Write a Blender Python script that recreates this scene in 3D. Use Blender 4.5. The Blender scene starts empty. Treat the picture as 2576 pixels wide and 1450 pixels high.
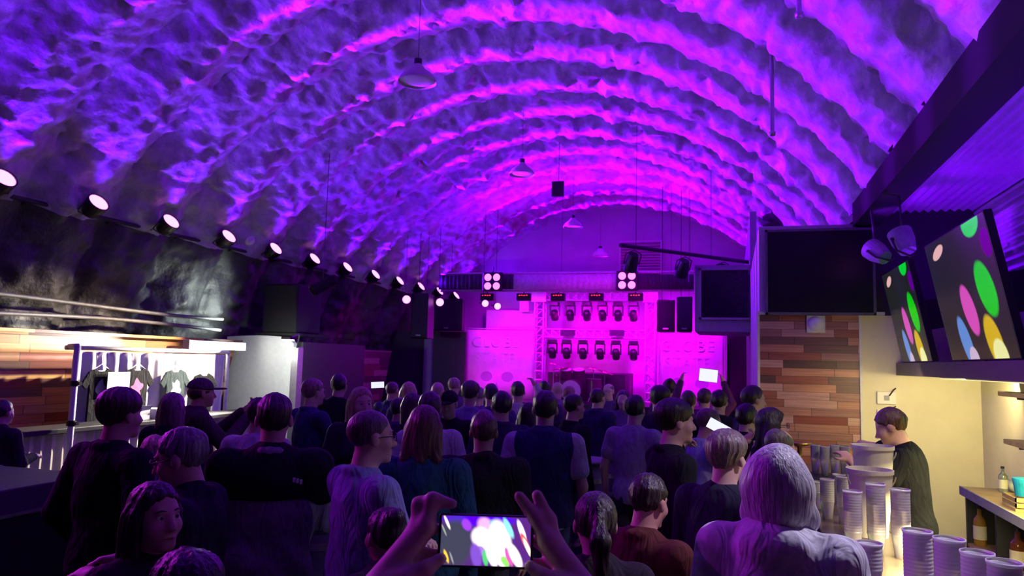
import bpy, math, random
import numpy as np
from mathutils import Vector, Matrix, noise as mnoise
random.seed(7)
scene = bpy.context.scene
COL = scene.collection
PI = math.pi
# ------------------------------------------------------------------ camera
W_PX, H_PX, F_PX = 2576, 1450, 1860.0
CAM_H = 1.95
yaw, pitch, roll = math.radians(16.7), math.radians(5.68), math.radians(1.5)
fwd = Vector((-math.sin(yaw)*math.cos(pitch), math.cos(yaw)*math.cos(pitch), math.sin(pitch)))
rgt = Vector((math.cos(yaw), math.sin(yaw), 0))
upv = rgt.cross(fwd)
rgt2 = rgt*math.cos(roll) + upv*math.sin(roll)
upv2 = -rgt*math.sin(roll) + upv*math.cos(roll)
cam_data = bpy.data.cameras.new('camera')
cam = bpy.data.objects.new('camera', cam_data)
COL.objects.link(cam)
cam_data.sensor_width = 36.0
cam_data.lens = F_PX/W_PX*36.0
cam_data.clip_start = 0.05
cam.matrix_world = Matrix((
    (rgt2.x, upv2.x, -fwd.x, 0), (rgt2.y, upv2.y, -fwd.y, 0), (rgt2.z, upv2.z, -fwd.z, CAM_H), (0, 0, 0, 1)))
scene.camera = cam
EYE = Vector((0, 0, CAM_H))
def ray(px, py):
    return fwd + rgt2*((px-W_PX/2)/F_PX) + upv2*((H_PX/2-py)/F_PX)
def at(px, py, Y):
    d = ray(px, py); return EYE + d*(Y/d.y)
def atX(px, py, X):
    d = ray(px, py); return EYE + d*(X/d.x)
def atd(px, py, depth):
    return EYE + ray(px, py)*depth
# ------------------------------------------------------------------ materials
def nd(nt, typ, **kw):
    n = nt.nodes.new(typ)
    for k, v in kw.items(): setattr(n, k, v)
    return n
def new_mat(name):
    m = bpy.data.materials.new(name); m.use_nodes = True
    return m, m.node_tree, m.node_tree.nodes['Principled BSDF']
_MC = {}
def mat(name, col, rough=0.6, var=0.18, scale=14.0, bump=0.0, bdist=.02, bscale=60.0, spec=0.4, metal=0.0, trans=0.0, alpha=1.0, sheen=0.0):
    if name in _MC: return _MC[name]
    m, nt, b = new_mat(name)
    tc = nd(nt, 'ShaderNodeTexCoord')
    nz = nd(nt, 'ShaderNodeTexNoise'); nz.inputs['Scale'].default_value = scale; nz.inputs['Detail'].default_value = 4
    nt.links.new(tc.outputs['Object'], nz.inputs['Vector'])
    mr = nd(nt, 'ShaderNodeMapRange'); mr.inputs[1].default_value = .3; mr.inputs[2].default_value = .7
    mr.inputs[3].default_value = 1-var; mr.inputs[4].default_value = 1+var
    nt.links.new(nz.outputs[0], mr.inputs[0])
    mx = nd(nt, 'ShaderNodeVectorMath', operation='SCALE'); mx.inputs[0].default_value = col
    nt.links.new(mr.outputs[0], mx.inputs['Scale'])
    nt.links.new(mx.outputs[0], b.inputs['Base Color'])
    b.inputs['Roughness'].default_value = rough; b.inputs['Metallic'].default_value = metal
    b.inputs['Specular IOR Level'].default_value = spec
    b.inputs['Transmission Weight'].default_value = trans
    b.inputs['Alpha'].default_value = alpha
    b.inputs['Sheen Weight'].default_value = sheen
    if bump:
        n2 = nd(nt, 'ShaderNodeTexNoise'); n2.inputs['Scale'].default_value = bscale; n2.inputs['Detail'].default_value = 5
        nt.links.new(tc.outputs['Object'], n2.inputs['Vector'])
        bp = nd(nt, 'ShaderNodeBump'); bp.inputs['Strength'].default_value = bump; bp.inputs['Distance'].default_value = bdist
        nt.links.new(n2.outputs[0], bp.inputs['Height']); nt.links.new(bp.outputs[0], b.inputs['Normal'])
    _MC[name] = m
    return m
def emit(name, col, strength):
    if name in _MC: return _MC[name]
    m, nt, b = new_mat(name)
    b.inputs['Base Color'].default_value = (*[min(c*.5, 1) for c in col], 1)
    b.inputs['Emission Color'].default_value = (*col, 1)
    b.inputs['Emission Strength'].default_value = strength
    _MC[name] = m
    return m
def planks(name, axis, cols, ph=.105, pl=.85, gain=1.0):
    """reclaimed boards: every board one colour, staggered; axis 'y' runs along Y, 'x' along X"""
    m, nt, b = new_mat(name); L = nt.links.new
    tc = nd(nt, 'ShaderNodeTexCoord'); sx = nd(nt, 'ShaderNodeSeparateXYZ'); L(tc.outputs['Object'], sx.inputs[0])
    def mth(op, a, bb=None):
        n = nd(nt, 'ShaderNodeMath', operation=op)
        for i, v in enumerate((a, bb)):
            if v is None: continue
            if isinstance(v, (int, float)): n.inputs[i].default_value = v
            else: L(v, n.inputs[i])
        return n.outputs[0]
    zr = mth('DIVIDE', sx.outputs['Z'], ph); row = mth('FLOOR', zr)
    wn = nd(nt, 'ShaderNodeTexWhiteNoise', noise_dimensions='1D'); L(row, wn.inputs['W'])
    u = mth('ADD', mth('DIVIDE', sx.outputs['Y' if axis == 'y' else 'X'], pl), mth('MULTIPLY', wn.outputs['Value'], 7.3))
    colm = mth('FLOOR', u)
    cb = nd(nt, 'ShaderNodeCombineXYZ'); L(row, cb.inputs[0]); L(colm, cb.inputs[1])
    w2 = nd(nt, 'ShaderNodeTexWhiteNoise', noise_dimensions='2D'); L(cb.outputs[0], w2.inputs['Vector'])
    rp = nd(nt, 'ShaderNodeValToRGB'); rp.color_ramp.interpolation = 'CONSTANT'
    e = rp.color_ramp.elements
    n = len(cols)
    e[0].position = 0; e[0].color = (*cols[0], 1); e[1].position = 1/n; e[1].color = (*cols[1], 1)
    for i in range(2, n):
        x = e.new(i/n); x.color = (*cols[i], 1)
    L(w2.outputs['Value'], rp.inputs[0])
    nz = nd(nt, 'ShaderNodeTexNoise'); nz.inputs['Scale'].default_value = 9; nz.inputs['Detail'].default_value = 6
    mp = nd(nt, 'ShaderNodeMapping'); mp.inputs['Scale'].default_value = (1, .25, 6) if axis == 'y' else (.25, 1, 6)
    L(tc.outputs['Object'], mp.inputs[0]); L(mp.outputs[0], nz.inputs['Vector'])
    mr = nd(nt, 'ShaderNodeMapRange'); mr.inputs[1].default_value = .3; mr.inputs[2].default_value = .7
    mr.inputs[3].default_value = .72*gain; mr.inputs[4].default_value = 1.2*gain; L(nz.outputs[0], mr.inputs[0])
    # joints between boards
    fz = mth('ABSOLUTE', mth('SUBTRACT', mth('FRACT', zr), .5)); fu = mth('ABSOLUTE', mth('SUBTRACT', mth('FRACT', u), .5))
    jn = mth('MAXIMUM', mth('GREATER_THAN', fz, .475), mth('GREATER_THAN', fu, .494))
    k = mth('MULTIPLY', mr.outputs[0], mth('SUBTRACT', 1.0, mth('MULTIPLY', jn, .7)))
    vs = nd(nt, 'ShaderNodeVectorMath', operation='SCALE'); L(rp.outputs[0], vs.inputs[0]); L(k, vs.inputs['Scale'])
    L(vs.outputs[0], b.inputs['Base Color']); b.inputs['Roughness'].default_value = .45
    bp = nd(nt, 'ShaderNodeBump'); bp.inputs['Strength'].default_value = .5; bp.inputs['Distance'].default_value = .01
    L(mth('SUBTRACT', mth('MULTIPLY', w2.outputs['Value'], .6), jn), bp.inputs['Height']); L(bp.outputs[0], b.inputs['Normal'])
    return m
def spots_screen(name, base, spots, strength=1.0, soft=.12):
    """a lit screen showing soft ovals; uses the screen's own UV map"""
    m, nt, b = new_mat(name); L = nt.links.new
    tc = nd(nt, 'ShaderNodeTexCoord')
    prev = None
    for (cu, cv, ru, rv, rot, col) in spots:
        mp = nd(nt, 'ShaderNodeMapping', vector_type='TEXTURE')
        mp.inputs['Location'].default_value = (cu, cv, 0); mp.inputs['Rotation'].default_value = (0, 0, rot)
        mp.inputs['Scale'].default_value = (ru, rv, 1)
        L(tc.outputs['UV'], mp.inputs[0])
        ln = nd(nt, 'ShaderNodeVectorMath', operation='LENGTH'); L(mp.outputs[0], ln.inputs[0])
        mr = nd(nt, 'ShaderNodeMapRange', interpolation_type='SMOOTHSTEP'); mr.inputs[1].default_value = 1+soft; mr.inputs[2].default_value = 1-soft
        L(ln.outputs['Value'], mr.inputs[0])
        mx = nd(nt, 'ShaderNodeMix', data_type='RGBA')
        L(mr.outputs[0], mx.inputs[0])
        if prev is None: mx.inputs[6].default_value = (*base, 1)
        else: L(prev, mx.inputs[6])
        mx.inputs[7].default_value = (*col, 1)
        prev = mx.outputs[2]
    L(prev, b.inputs['Emission Color']); b.inputs['Emission Strength'].default_value = strength
    b.inputs['Base Color'].default_value = (.01, .01, .01, 1); b.inputs['Roughness'].default_value = .25
    return m
# ------------------------------------------------------------------ mesh builder
class MB:
    def __init__(s): s.v = []; s.f = []; s.uv = None
    def add(s, vs, fs):
        b = len(s.v); s.v += [tuple(v) for v in vs]; s.f += [tuple(i+b for i in f) for f in fs]; return s
    def box(s, lo, hi, M=None):
        x0, y0, z0 = lo; x1, y1, z1 = hi
        vs = [Vector(p) for p in ((x0,y0,z0),(x1,y0,z0),(x1,y1,z0),(x0,y1,z0),(x0,y0,z1),(x1,y0,z1),(x1,y1,z1),(x0,y1,z1))]
        if M: vs = [M @ v for v in vs]
        return s.add(vs, [(0,3,2,1),(4,5,6,7),(0,1,5,4),(1,2,6,5),(2,3,7,6),(3,0,4,7)])
    def tube(s, pts, rad, seg=10, cap=True):
        pts = [Vector(p) for p in pts]; rs = rad if isinstance(rad, (list, tuple)) else [rad]*len(pts)
        rings = []; ref = None
        for i, p in enumerate(pts):
            t = (pts[min(i+1, len(pts)-1)]-pts[max(i-1, 0)]).normalized()
            if ref is None: ref = t.orthogonal().normalized()
            u = (ref - t*ref.dot(t)); u = u.normalized() if u.length > 1e-5 else t.orthogonal().normalized(); ref = u
            w = t.cross(u)
            rings.append([p + (u*math.cos(2*PI*k/seg)+w*math.sin(2*PI*k/seg))*rs[i] for k in range(seg)])
        vs = [v for r in rings for v in r]; fs = []
        for i in range(len(pts)-1):
            for k in range(seg):
                a = i*seg+k; b2 = i*seg+(k+1) % seg
                fs.append((a, b2, b2+seg, a+seg))
        if cap:
            fs.append(tuple(reversed(range(seg)))); fs.append(tuple(range((len(pts)-1)*seg, len(pts)*seg)))
        return s.add(vs, fs)
    def lathe(s, prof, c=(0,0,0), seg=24, M=None):
        vs = []; fs = []; n = len(prof)
        for k in range(seg):
            a = 2*PI*k/seg
            for (r, z) in prof:
                p = Vector((r*math.cos(a), r*math.sin(a), z))
                if M: p = M @ p
                vs.append(p+Vector(c))
        for k in range(seg):
            k2 = (k+1) % seg
            for i in range(n-1): fs.append((k*n+i, k2*n+i, k2*n+i+1, k*n+i+1))
        return s.add(vs, fs)
    def prism(s, poly, d):
        n = len(poly); d = Vector(d); a = [Vector(p) for p in poly]
        return s.add(a+[p+d for p in a], [tuple(range(n))[::-1], tuple(range(n, 2*n))]+[(i, (i+1) % n, (i+1) % n+n, i+n) for i in range(n)])
    def build(s, name, m, parent=None, smooth=False, bevel=0.0, loc=None):
        me = bpy.data.meshes.new(name); me.from_pydata(s.v, [], s.f); me.validate(); me.update()
        o = link(name, me, m, parent)
        if smooth: me.polygons.foreach_set('use_smooth', [True]*len(me.polygons))
        fixn(me)
        if bevel:
            bv = o.modifiers.new('bevel', 'BEVEL'); bv.width = bevel; bv.segments = 2; bv.limit_method = 'ANGLE'
        if loc: o.location = loc
        return o
import bmesh
def fixn(me):
    bm = bmesh.new(); bm.from_mesh(me); bmesh.ops.recalc_face_normals(bm, faces=bm.faces); bm.to_mesh(me); bm.free()
def link(name, me, m, parent=None):
    o = bpy.data.objects.new(name, me); COL.objects.link(o)
    if m is not None: me.materials.append(m)
    if parent is not None: o.parent = parent
    return o
def tag(o, label, cat, group=None):
    o['label'] = label; o['category'] = cat
    if group: o['group'] = group
    return o
def struct(o, label=None):
    o['kind'] = 'structure'
    if label: o['label'] = label
    return o
def thing(name, label, cat, loc=(0,0,0), rz=0, group=None):
    o = bpy.data.objects.new(name, None); COL.objects.link(o); o.empty_display_size = .1
    o.location = loc; o.rotation_euler = (0, 0, rz)
    return tag(o, label, cat, group)
def frame_to(d, up=(0,0,1)):
    """rotation whose +Z is direction d"""
    return Vector(d).to_track_quat('Z', 'Y').to_matrix()
def spot(name, loc, d, col, energy, size=90, blend=.7, rad=.08, parent=None):
    l = bpy.data.lights.new(name, 'SPOT'); l.color = col; l.energy = energy; l.spot_size = math.radians(size); l.spot_blend = blend; l.shadow_soft_size = rad
    o = bpy.data.objects.new(name, l); COL.objects.link(o)
    o.location = loc; o.rotation_euler = Vector(d).to_track_quat('-Z', 'Y').to_euler()
    return o
def area(name, loc, d, col, energy, sx, sy):
    l = bpy.data.lights.new(name, 'AREA'); l.color = col; l.energy = energy; l.shape = 'RECTANGLE'; l.size = sx; l.size_y = sy
    o = bpy.data.objects.new(name, l); COL.objects.link(o)
    o.location = loc; o.rotation_euler = Vector(d).to_track_quat('-Z', 'Y').to_euler()
    return o
# ================================================================== SETTING
XC, ZC, RA = -3.4, 0.7, 6.17
Y0, Y1 = -2.5, 22.2
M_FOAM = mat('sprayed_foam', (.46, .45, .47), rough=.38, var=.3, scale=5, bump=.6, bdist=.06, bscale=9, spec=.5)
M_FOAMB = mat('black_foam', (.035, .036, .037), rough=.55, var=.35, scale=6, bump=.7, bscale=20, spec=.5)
M_WHITE = mat('white_paint', (.62, .61, .58), rough=.6, var=.05)
M_CREAM = mat('cream_paint', (.66, .60, .42), rough=.55, var=.06, scale=3)
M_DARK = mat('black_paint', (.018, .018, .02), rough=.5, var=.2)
M_BLK = mat('black_plastic', (.012, .012, .013), rough=.4, var=.2)
M_FLOOR = mat('dark_concrete', (.07, .07, .075), rough=.35, var=.3, scale=3, bump=.05)
M_STEEL = mat('galvanised_steel', (.55, .55, .56), rough=.35, metal=.9, var=.12)
M_ALU = mat('truss_aluminium', (.65, .65, .67), rough=.35, metal=.6, var=.1)
M_GREYB = mat('grey_board', (.30, .30, .32), rough=.6, var=.1)
M_METALW = mat('painted_sheet_metal', (.34, .33, .36), rough=.4, var=.12, scale=5)

def rib_depth(y, a):
    c = (y-6.38)/1.34
    s = abs(math.cos(PI*c))**.75
    return .26*s
def foam_grid(a0, a1, na, y0, y1, ny, lump):
    vs = []; fs = []
    for j in range(ny+1):
        y = y0+(y1-y0)*j/ny
        for i in range(na+1):
            a = a0+(a1-a0)*i/na
            s = a*RA
            p1 = mnoise.noise(Vector((s*1.3, y*2.0, 3.1)))
            p2 = mnoise.noise(Vector((s*4.2, y*4.6, 9.7)))
            p3 = mnoise.noise(Vector((s*9.5, y*9.5, 1.7)))
            yy = y + .16*p1
            d = rib_depth(yy, a) + lump*(.075*p1 + .11*p2*(0.35+abs(p1)*1.5) + .065*p3*(.3+abs(p2)*1.7))
            # seams between the sheets round the arch
            q = abs(((s+.5) % 2.4)-1.2)
            if q > 1.13: d -= .05*(q-1.13)/.07
            r = RA - d
            vs.append((XC-r*math.cos(a), y, ZC+r*math.sin(a)))
    w = na+1
    for j in range(ny):
        for i in range(na):
            fs.append((j*w+i, j*w+i+1, (j+1)*w+i+1, (j+1)*w+i))
    return vs, fs
def fast_mesh(name, vs, fs, m, parent=None, flip=False):
    me = bpy.data.meshes.new(name)
    V = np.array(vs, np.float32); Q = np.array(fs, np.int32)
    if flip: Q = Q[:, ::-1].copy()
    me.vertices.add(len(V)); me.vertices.foreach_set('co', V.ravel())
    me.loops.add(Q.size); me.loops.foreach_set('vertex_index', Q.ravel())
    me.polygons.add(len(Q)); me.polygons.foreach_set('loop_start', np.arange(0, Q.size, 4, dtype=np.int32))
    me.update(calc_edges=True)
    me.polygons.foreach_set('use_smooth', np.ones(len(Q), bool))
    return link(name, me, m, parent)
A_RAIL = math.asin((3.86-ZC)/RA)
A_FOOT = math.asin(-ZC/RA)
A_BEAM = PI-math.asin((4.12-ZC)/RA)
vs, fs = foam_grid(A_RAIL, A_BEAM, 250, Y0, Y1, 470, 1.0)
struct(fast_mesh('ceiling', vs, fs, M_FOAM), 'arched corrugated roof sprayed with lumpy foam')
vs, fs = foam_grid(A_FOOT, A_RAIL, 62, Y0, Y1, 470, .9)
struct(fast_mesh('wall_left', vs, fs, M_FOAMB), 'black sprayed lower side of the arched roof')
struct(MB().box((-10, Y0, -.1), (3.2, 23, 0)).build('floor', M_FLOOR), 'dark concrete floor')
# far gable wall
M_GABLE = mat('gable_plaster', (.5, .48, .5), rough=.7, var=.08, scale=2)
struct(MB().box((-9.9, Y1-.1, 0), (3.0, Y1+.15, 7.2)).build('wall_far', M_GABLE), 'flat gable wall behind the stage')
# bar annex
struct(MB().box((1.45, Y0, 3.75), (1.75, 10.0, 4.04)).build('trim_1', mat('matt_black', (.003, .003, .0035), rough=.8)), 'black beam where the arch meets the bar annex')
cm = MB()
def corr(lo, hi, n, axis, amp):
    """corrugated sheet profile points"""
    return [(lo+(hi-lo)*i/n, amp*math.sin(i*PI/2)) for i in range(n+1)]
# corrugated metal wall above the bar ledge, ribs run along the hall
vs = []; fs = []
prof = corr(2.06, 3.95, 76, 'z', .018)
for (z, o) in prof: vs += [(2.8-o, Y0, z), (2.8-o, 10.0, z)]
for i in range(len(prof)-1): fs.append((2*i, 2*i+1, 2*i+3, 2*i+2))
struct(MB().add(vs, fs).build('wall_right', M_METALW, smooth=True), 'ribbed metal wall above the bar')
vs = []; fs = []
prof = corr(1.70, 2.85, 48, 'x', .018)
for (x, o) in prof: vs += [(x, Y0, 3.92-o), (x, 10.0, 3.92-o)]
for i in range(len(prof)-1): fs.append((2*i, 2*i+1, 2*i+3, 2*i+2))
struct(MB().add(vs, fs).build('ceiling_bar', M_METALW, smooth=True), 'ribbed metal ceiling over the bar')
struct(MB().box((2.8, Y0, 0), (2.95, 10.2, 2.06)).build('wall_bar', M_CREAM), 'cream painted wall behind the bar')
struct(MB().box((1.49, 10.0, 0), (2.95, 10.2, 2.63)).build('wall_bar_end', M_CREAM), 'pale end wall of the bar')
struct(MB().box((1.49, 10.0, 2.63), (2.95, 10.2, 4.0)).build('wall_bar_upper', M_DARK), 'black upper end wall of the bar')
struct(MB().box((1.9, Y0, 1.905), (2.79, 9.99, 2.05)).build('trim_2', mat('dark_ledge', (.06, .05, .06), rough=.4)), 'dark ledge that carries the menu screens')
# plank faced block
PL_RED = [(.24, .06, .04), (.34, .14, .10), (.08, .03, .028), (.46, .25, .20), (.20, .03, .025), (.13, .05, .045), (.42, .22, .18), (.24, .07, .045), (.26, .11, .09), (.40, .17, .10)]
PL_TAN = [(.50, .25, .06), (.58, .32, .09), (.16, .02, .015), (.42, .18, .05), (.62, .38, .12), (.10, .035, .03), (.46, .22, .06), (.26, .04, .015), (.52, .28, .10), (.34, .15, .05)]
M_PLR = planks('red_brown_planks', 'x', PL_RED, ph=.098, pl=.62)
M_PLT = planks('tan_planks', 'y', PL_TAN, ph=.112, pl=1.05)
struct(MB().box((.33, 9.97, 0), (1.49, 10.0, 2.63)).build('wall_planks', M_PLR), 'reclaimed plank face of the block beside the bar')
struct(MB().box((.33, 10.0, 0), (1.49, 15.0, 2.63)).box((.33, 10.0, 2.63), (1.70, 15.0, 3.78)).build('wall_block', M_WHITE), 'white block behind the plank face')
struct(MB().box((.30, 9.93, 2.63), (1.78, 9.999, 2.67)).box((.30, 9.95, 0), (.33, 9.999, 2.63)).box((1.49, 9.95, 0), (1.52, 9.999, 2.63)).build('trim_3', M_WHITE), 'pale trim round the plank block')
# low plank wall on the other side, two stretches
pw = MB()
pw.prism([(-8.6, 2.0, 0), (-8.6, 10.75, 0), (-8.6, 11.42, 2.16), (-8.6, 2.0, 2.16)], (-.08, 0, 0))
struct(pw.build('wall_planks_left', M_PLT), 'tan reclaimed plank wall behind the merchandise')
struct(MB().box((-8.75, 2.0, 2.16), (-8.5, 11.47, 2.20)).build('trim_4', M_PLT), 'cap board of the plank wall')
pw = MB()
pw.prism([(-8.55, 13.9, 0), (-8.55, 16.9, 0), (-8.55, 17.7, 2.14), (-8.55, 13.9, 2.14)], (-.08, 0, 0))
struct(pw.build('wall_planks_far', planks('far_planks', 'y', PL_RED[:6]+[(.35, .2, .16)], ph=.15, pl=1.2)), 'plank wall near the stage lit pink')
# white block wall between the two plank stretches
wb = MB()
top = [(-8.9+1.4*i/10, 2.27+.03*math.sin(PI*i/10)-(.10 if i == 10 else 0)) for i in range(11)]
wb.prism([(-8.9, 11.55, 0), (-7.5, 11.55, 0)]+[(x, 11.55, z) for x, z in reversed(top)], (0, .12, 0))
struct(wb.build('wall_white', mat('warm_white_wall', (.55, .54, .50), rough=.6, var=.05)), 'white partition with a lamp at its upper corner')
struct(MB().box((-7.5, 11.67, 0), (-7.38, 13.9, 2.2)).build('wall_partition', M_DARK), 'dim return of the white partition')  # black paint puts the shade of this side into its colour
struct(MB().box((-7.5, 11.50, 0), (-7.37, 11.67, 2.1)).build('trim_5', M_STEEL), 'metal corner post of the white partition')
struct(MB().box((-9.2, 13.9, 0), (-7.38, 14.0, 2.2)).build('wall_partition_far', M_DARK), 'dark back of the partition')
# wing walls beside the stage
def rectY(px0, py0, px1, py1, Y):
    a = at(px0, py0, Y); b = at(px1, py1, Y)
    return (min(a.x, b.x), max(a.x, b.x), min(a.z, b.z), max(a.z, b.z))
x0, x1, z0, z1 = rectY(1085, 834, 1168, 965, 19.2)
struct(MB().box((x0-1.9, 19.2, 0), (x1, 19.3, z1)).build('wall_wing', mat('wing_black', (.05, .05, .055), rough=.6)), 'dark wing panel beside the stage')
x0, x1, z0, z1 = rectY(1070, 835, 1083, 965, 19.1)
struct(MB().box((x0, 19.05, 0), (x1, 19.18, z1)).build('trim_6', M_GREYB), 'pale post at the edge of the wing panel')
# soffit with a second screen at the right of the stage
x0, x1, z0, z1 = rectY(1748, 668, 1908, 836, 15.0)
SOF = (x0, x1, z0, z1)
struct(MB().box((x0, 15.0, z0), (.33, 17.0, z1)).build('wall_soffit', M_GREYB), 'boxed soffit over the side door')
a = at(1828, 835, 19.7); b = at(1886, 835, 19.7)
struct(MB().box((a.x, 19.7, 0), (b.x+.3, 19.8, 3.1)).build('door_1', M_DARK), 'dark doorway beside the stage')
a = at(1884, 835, 18.0); b = at(1912, 835, 18.0)
struct(MB().box((a.x, 18.0, 0), (b.x+.3, 18.15, 2.9)).build('trim_7', M_WHITE), 'pale door jamb catching the stage light')
struct(MB().box((.33, 15.0, 0), (.45, 22.1, 5.0)).build('wall_stage_side', M_GREYB), 'side wall of the stage')
# stage deck
a = at(1085, 900, 18.2)
struct(MB().box((a.x-1.5, 18.0, 0), (.33, 22.1, .95)).build('floor_stage', mat('stage_deck', (.03, .03, .03), rough=.4)), 'raised black stage')
# ================================================================== SIGNED-DISTANCE FIGURES
class SDF:
    def __init__(s, lo, hi, r):
        s.r = r; s.lo = np.array(lo, np.float32)-3*r
        n = np.ceil((np.array(hi)-np.array(lo))/r).astype(int)+7
        s.D = np.full(n, 9.0, np.float32)
        s.ax = [(s.lo[i]+r*np.arange(n[i])).astype(np.float32) for i in range(3)]
    def blk(s, lo, hi):
        sl = []
        for i in range(3):
            a = max(int((lo[i]-s.lo[i])/s.r)-1, 0); b = min(int((hi[i]-s.lo[i])/s.r)+3, s.D.shape[i])
            if b <= a: return None, None
            sl.append(slice(a, b))
        X = s.ax[0][sl[0]][:, None, None]; Y = s.ax[1][sl[1]][None, :, None]; Z = s.ax[2][sl[2]][None, None, :]
        return tuple(sl), (X, Y, Z)
    def put(s, sl, d, k, op):
        a = s.D[sl]
        if op == 'u':
            if k > 0:
                h = np.maximum(k-np.abs(a-d), 0)/k
                s.D[sl] = np.minimum(a, d)-h*h*k*.25
            else: s.D[sl] = np.minimum(a, d)
        else:
            e = -d
            if k > 0:
                h = np.maximum(k-np.abs(a-e), 0)/k
                s.D[sl] = np.maximum(a, e)+h*h*k*.25
            else: s.D[sl] = np.maximum(a, e)
    def cap(s, a, b, ra, rb, k=.02, op='u'):
        a = np.array(a, np.float32); b = np.array(b, np.float32); R = max(ra, rb)+k+s.r*2
        sl, g = s.blk(np.minimum(a, b)-R, np.maximum(a, b)+R)
        if sl is None: return
        ba = b-a; q = float(ba @ ba)+1e-9
        px, py, pz = g[0]-a[0], g[1]-a[1], g[2]-a[2]
        t = np.clip((px*ba[0]+py*ba[1]+pz*ba[2])/q, 0, 1)
        d = np.sqrt((px-t*ba[0])**2+(py-t*ba[1])**2+(pz-t*ba[2])**2)-(ra+(rb-ra)*t)
        s.put(sl, d, k, op)
    def ell(s, c, r, k=.02, M=None, op='u'):
        c = np.array(c, np.float32); r = np.array(r, np.float32); R = r.max()+k+s.r*2
        ext = np.full(3, R) if M is not None else r+k+s.r*2
        sl, g = s.blk(c-ext, c+ext)
        if sl is None: return
        x, y, z = g[0]-c[0], g[1]-c[1], g[2]-c[2]
        if M is not None:
            x, y, z = (M[0][0]*x+M[1][0]*y+M[2][0]*z, M[0][1]*x+M[1][1]*y+M[2][1]*z, M[0][2]*x+M[1][2]*y+M[2][2]*z)
        k0 = np.sqrt((x/r[0])**2+(y/r[1])**2+(z/r[2])**2)
        k1 = np.sqrt((x/r[0]**2)**2+(y/r[1]**2)**2+(z/r[2]**2)**2)
        d = k0*(k0-1)/np.maximum(k1, 1e-6)
        s.put(sl, d, k, op)
    def cut(s, n, d, k=0.0):
        """keep the side where p.n < d"""
        P = n[0]*s.ax[0][:, None, None]+n[1]*s.ax[1][None, :, None]+n[2]*s.ax[2][None, None, :]-d
        if k > 0:
            h = np.maximum(k-np.abs(s.D-P), 0)/k
            s.D = np.maximum(s.D, P)+h*h*k*.25
        else: s.D = np.maximum(s.D, P)
    def wrinkle(s, amp, f=18.0, seed=0.0):
        X = s.ax[0][:, None, None]; Y = s.ax[1][None, :, None]; Z = s.ax[2][None, None, :]
        w = np.sin(f*X+1.7*np.sin(f*.6*Z+seed)+seed)*np.sin(f*.8*Z+2.1*np.sin(f*.5*X+seed*2)+f*.4*Y)
        s.D = np.where(np.abs(s.D) < .08, s.D+amp*w, s.D)
    def strands(s, amp, c, n=34):
        X = s.ax[0][:, None, None]-c[0]; Y = s.ax[1][None, :, None]-c[1]; Z = s.ax[2][None, None, :]-c[2]
        a = np.arctan2(X, Y+1e-6)
        w = np.sin(a*n+3*np.sin(Z*25))*.6+np.sin(a*n*.37+Z*17)*.6
        s.D = np.where(np.abs(s.D) < .06, s.D+amp*w, s.D)
    def net(s):
        D = s.D; S = D < 0; nx, ny, nz = D.shape
        cells = []; pos = []; quads = []; base = 0
        for ax in range(3):
            s0 = [slice(None)]*3; s1 = [slice(None)]*3; s0[ax] = slice(0, -1); s1[ax] = slice(1, None)
            s0 = tuple(s0); s1 = tuple(s1)
            cr = S[s0] != S[s1]
            I = np.argwhere(cr)
            if not len(I): continue
            av = D[s0][cr]; bv = D[s1][cr]
            P = I.astype(np.float32); P[:, ax] += av/(av-bv)
            u, v = (ax+1) % 3, (ax+2) % 3
            ids = []
            for du, dv in ((0, 0), (-1, 0), (-1, -1), (0, -1)):
                J = I.copy(); J[:, u] += du; J[:, v] += dv
                ids.append((J[:, 0]*ny+J[:, 1])*nz+J[:, 2]); pos.append(P)
            q = np.stack(ids, 1)
            q = np.where((av < 0)[:, None], q, q[:, ::-1])
            cells += ids; quads.append(q)
        if not cells: return None, None
        allc = np.concatenate(cells); allp = np.concatenate(pos)
        uq, inv = np.unique(allc, return_inverse=True); inv = inv.ravel()
        cnt = np.bincount(inv)
        V = np.stack([np.bincount(inv, allp[:, i])/cnt for i in range(3)], 1)*s.r+s.lo
        Q = np.concatenate(quads); Q = np.searchsorted(uq, Q)
        return V, Q
    def mesh(s, name, m, parent):
        V, Q = s.net()
        if V is None: return None
        return fast_mesh(name, V, Q, m, parent)

def rotM(yw, pt, rl=0.0):
    return np.array(Matrix.Rotation(yw, 3, 'Z') @ Matrix.Rotation(pt, 3, 'X') @ Matrix.Rotation(rl, 3, 'Y'))
ARMS = {   # right arm: elbow, wrist (x to the side, y to the front)
    'down': ((.255, -.03, 1.14), (.265, .04, .88)),
    'front': ((.25, .04, 1.14), (.13, .30, 1.17)),
    'phone': ((.27, .17, 1.22), (.12, .40, 1.46)),
    'fold': ((.27, .07, 1.15), (-.03, .22, 1.16)),
    'high': ((.34, .12, 1.58), (.26, .20, 1.83)),
    'hip': ((.40, -.08, 1.18), (.24, .07, 1.02)),
    'pocket': ((.29, -.07, 1.15), (.22, .07, .95)),
    'chin': ((.22, .14, 1.18), (.07, .16, 1.42)),
    'drink': ((.26, .10, 1.15), (.20, .34, 1.28)),
    'out': ((.46, .10, 1.34), (.62, .28, 1.42)),
    'bent_up': ((.36, .16, 1.46), (.20, .20, 1.70)),
}
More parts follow.
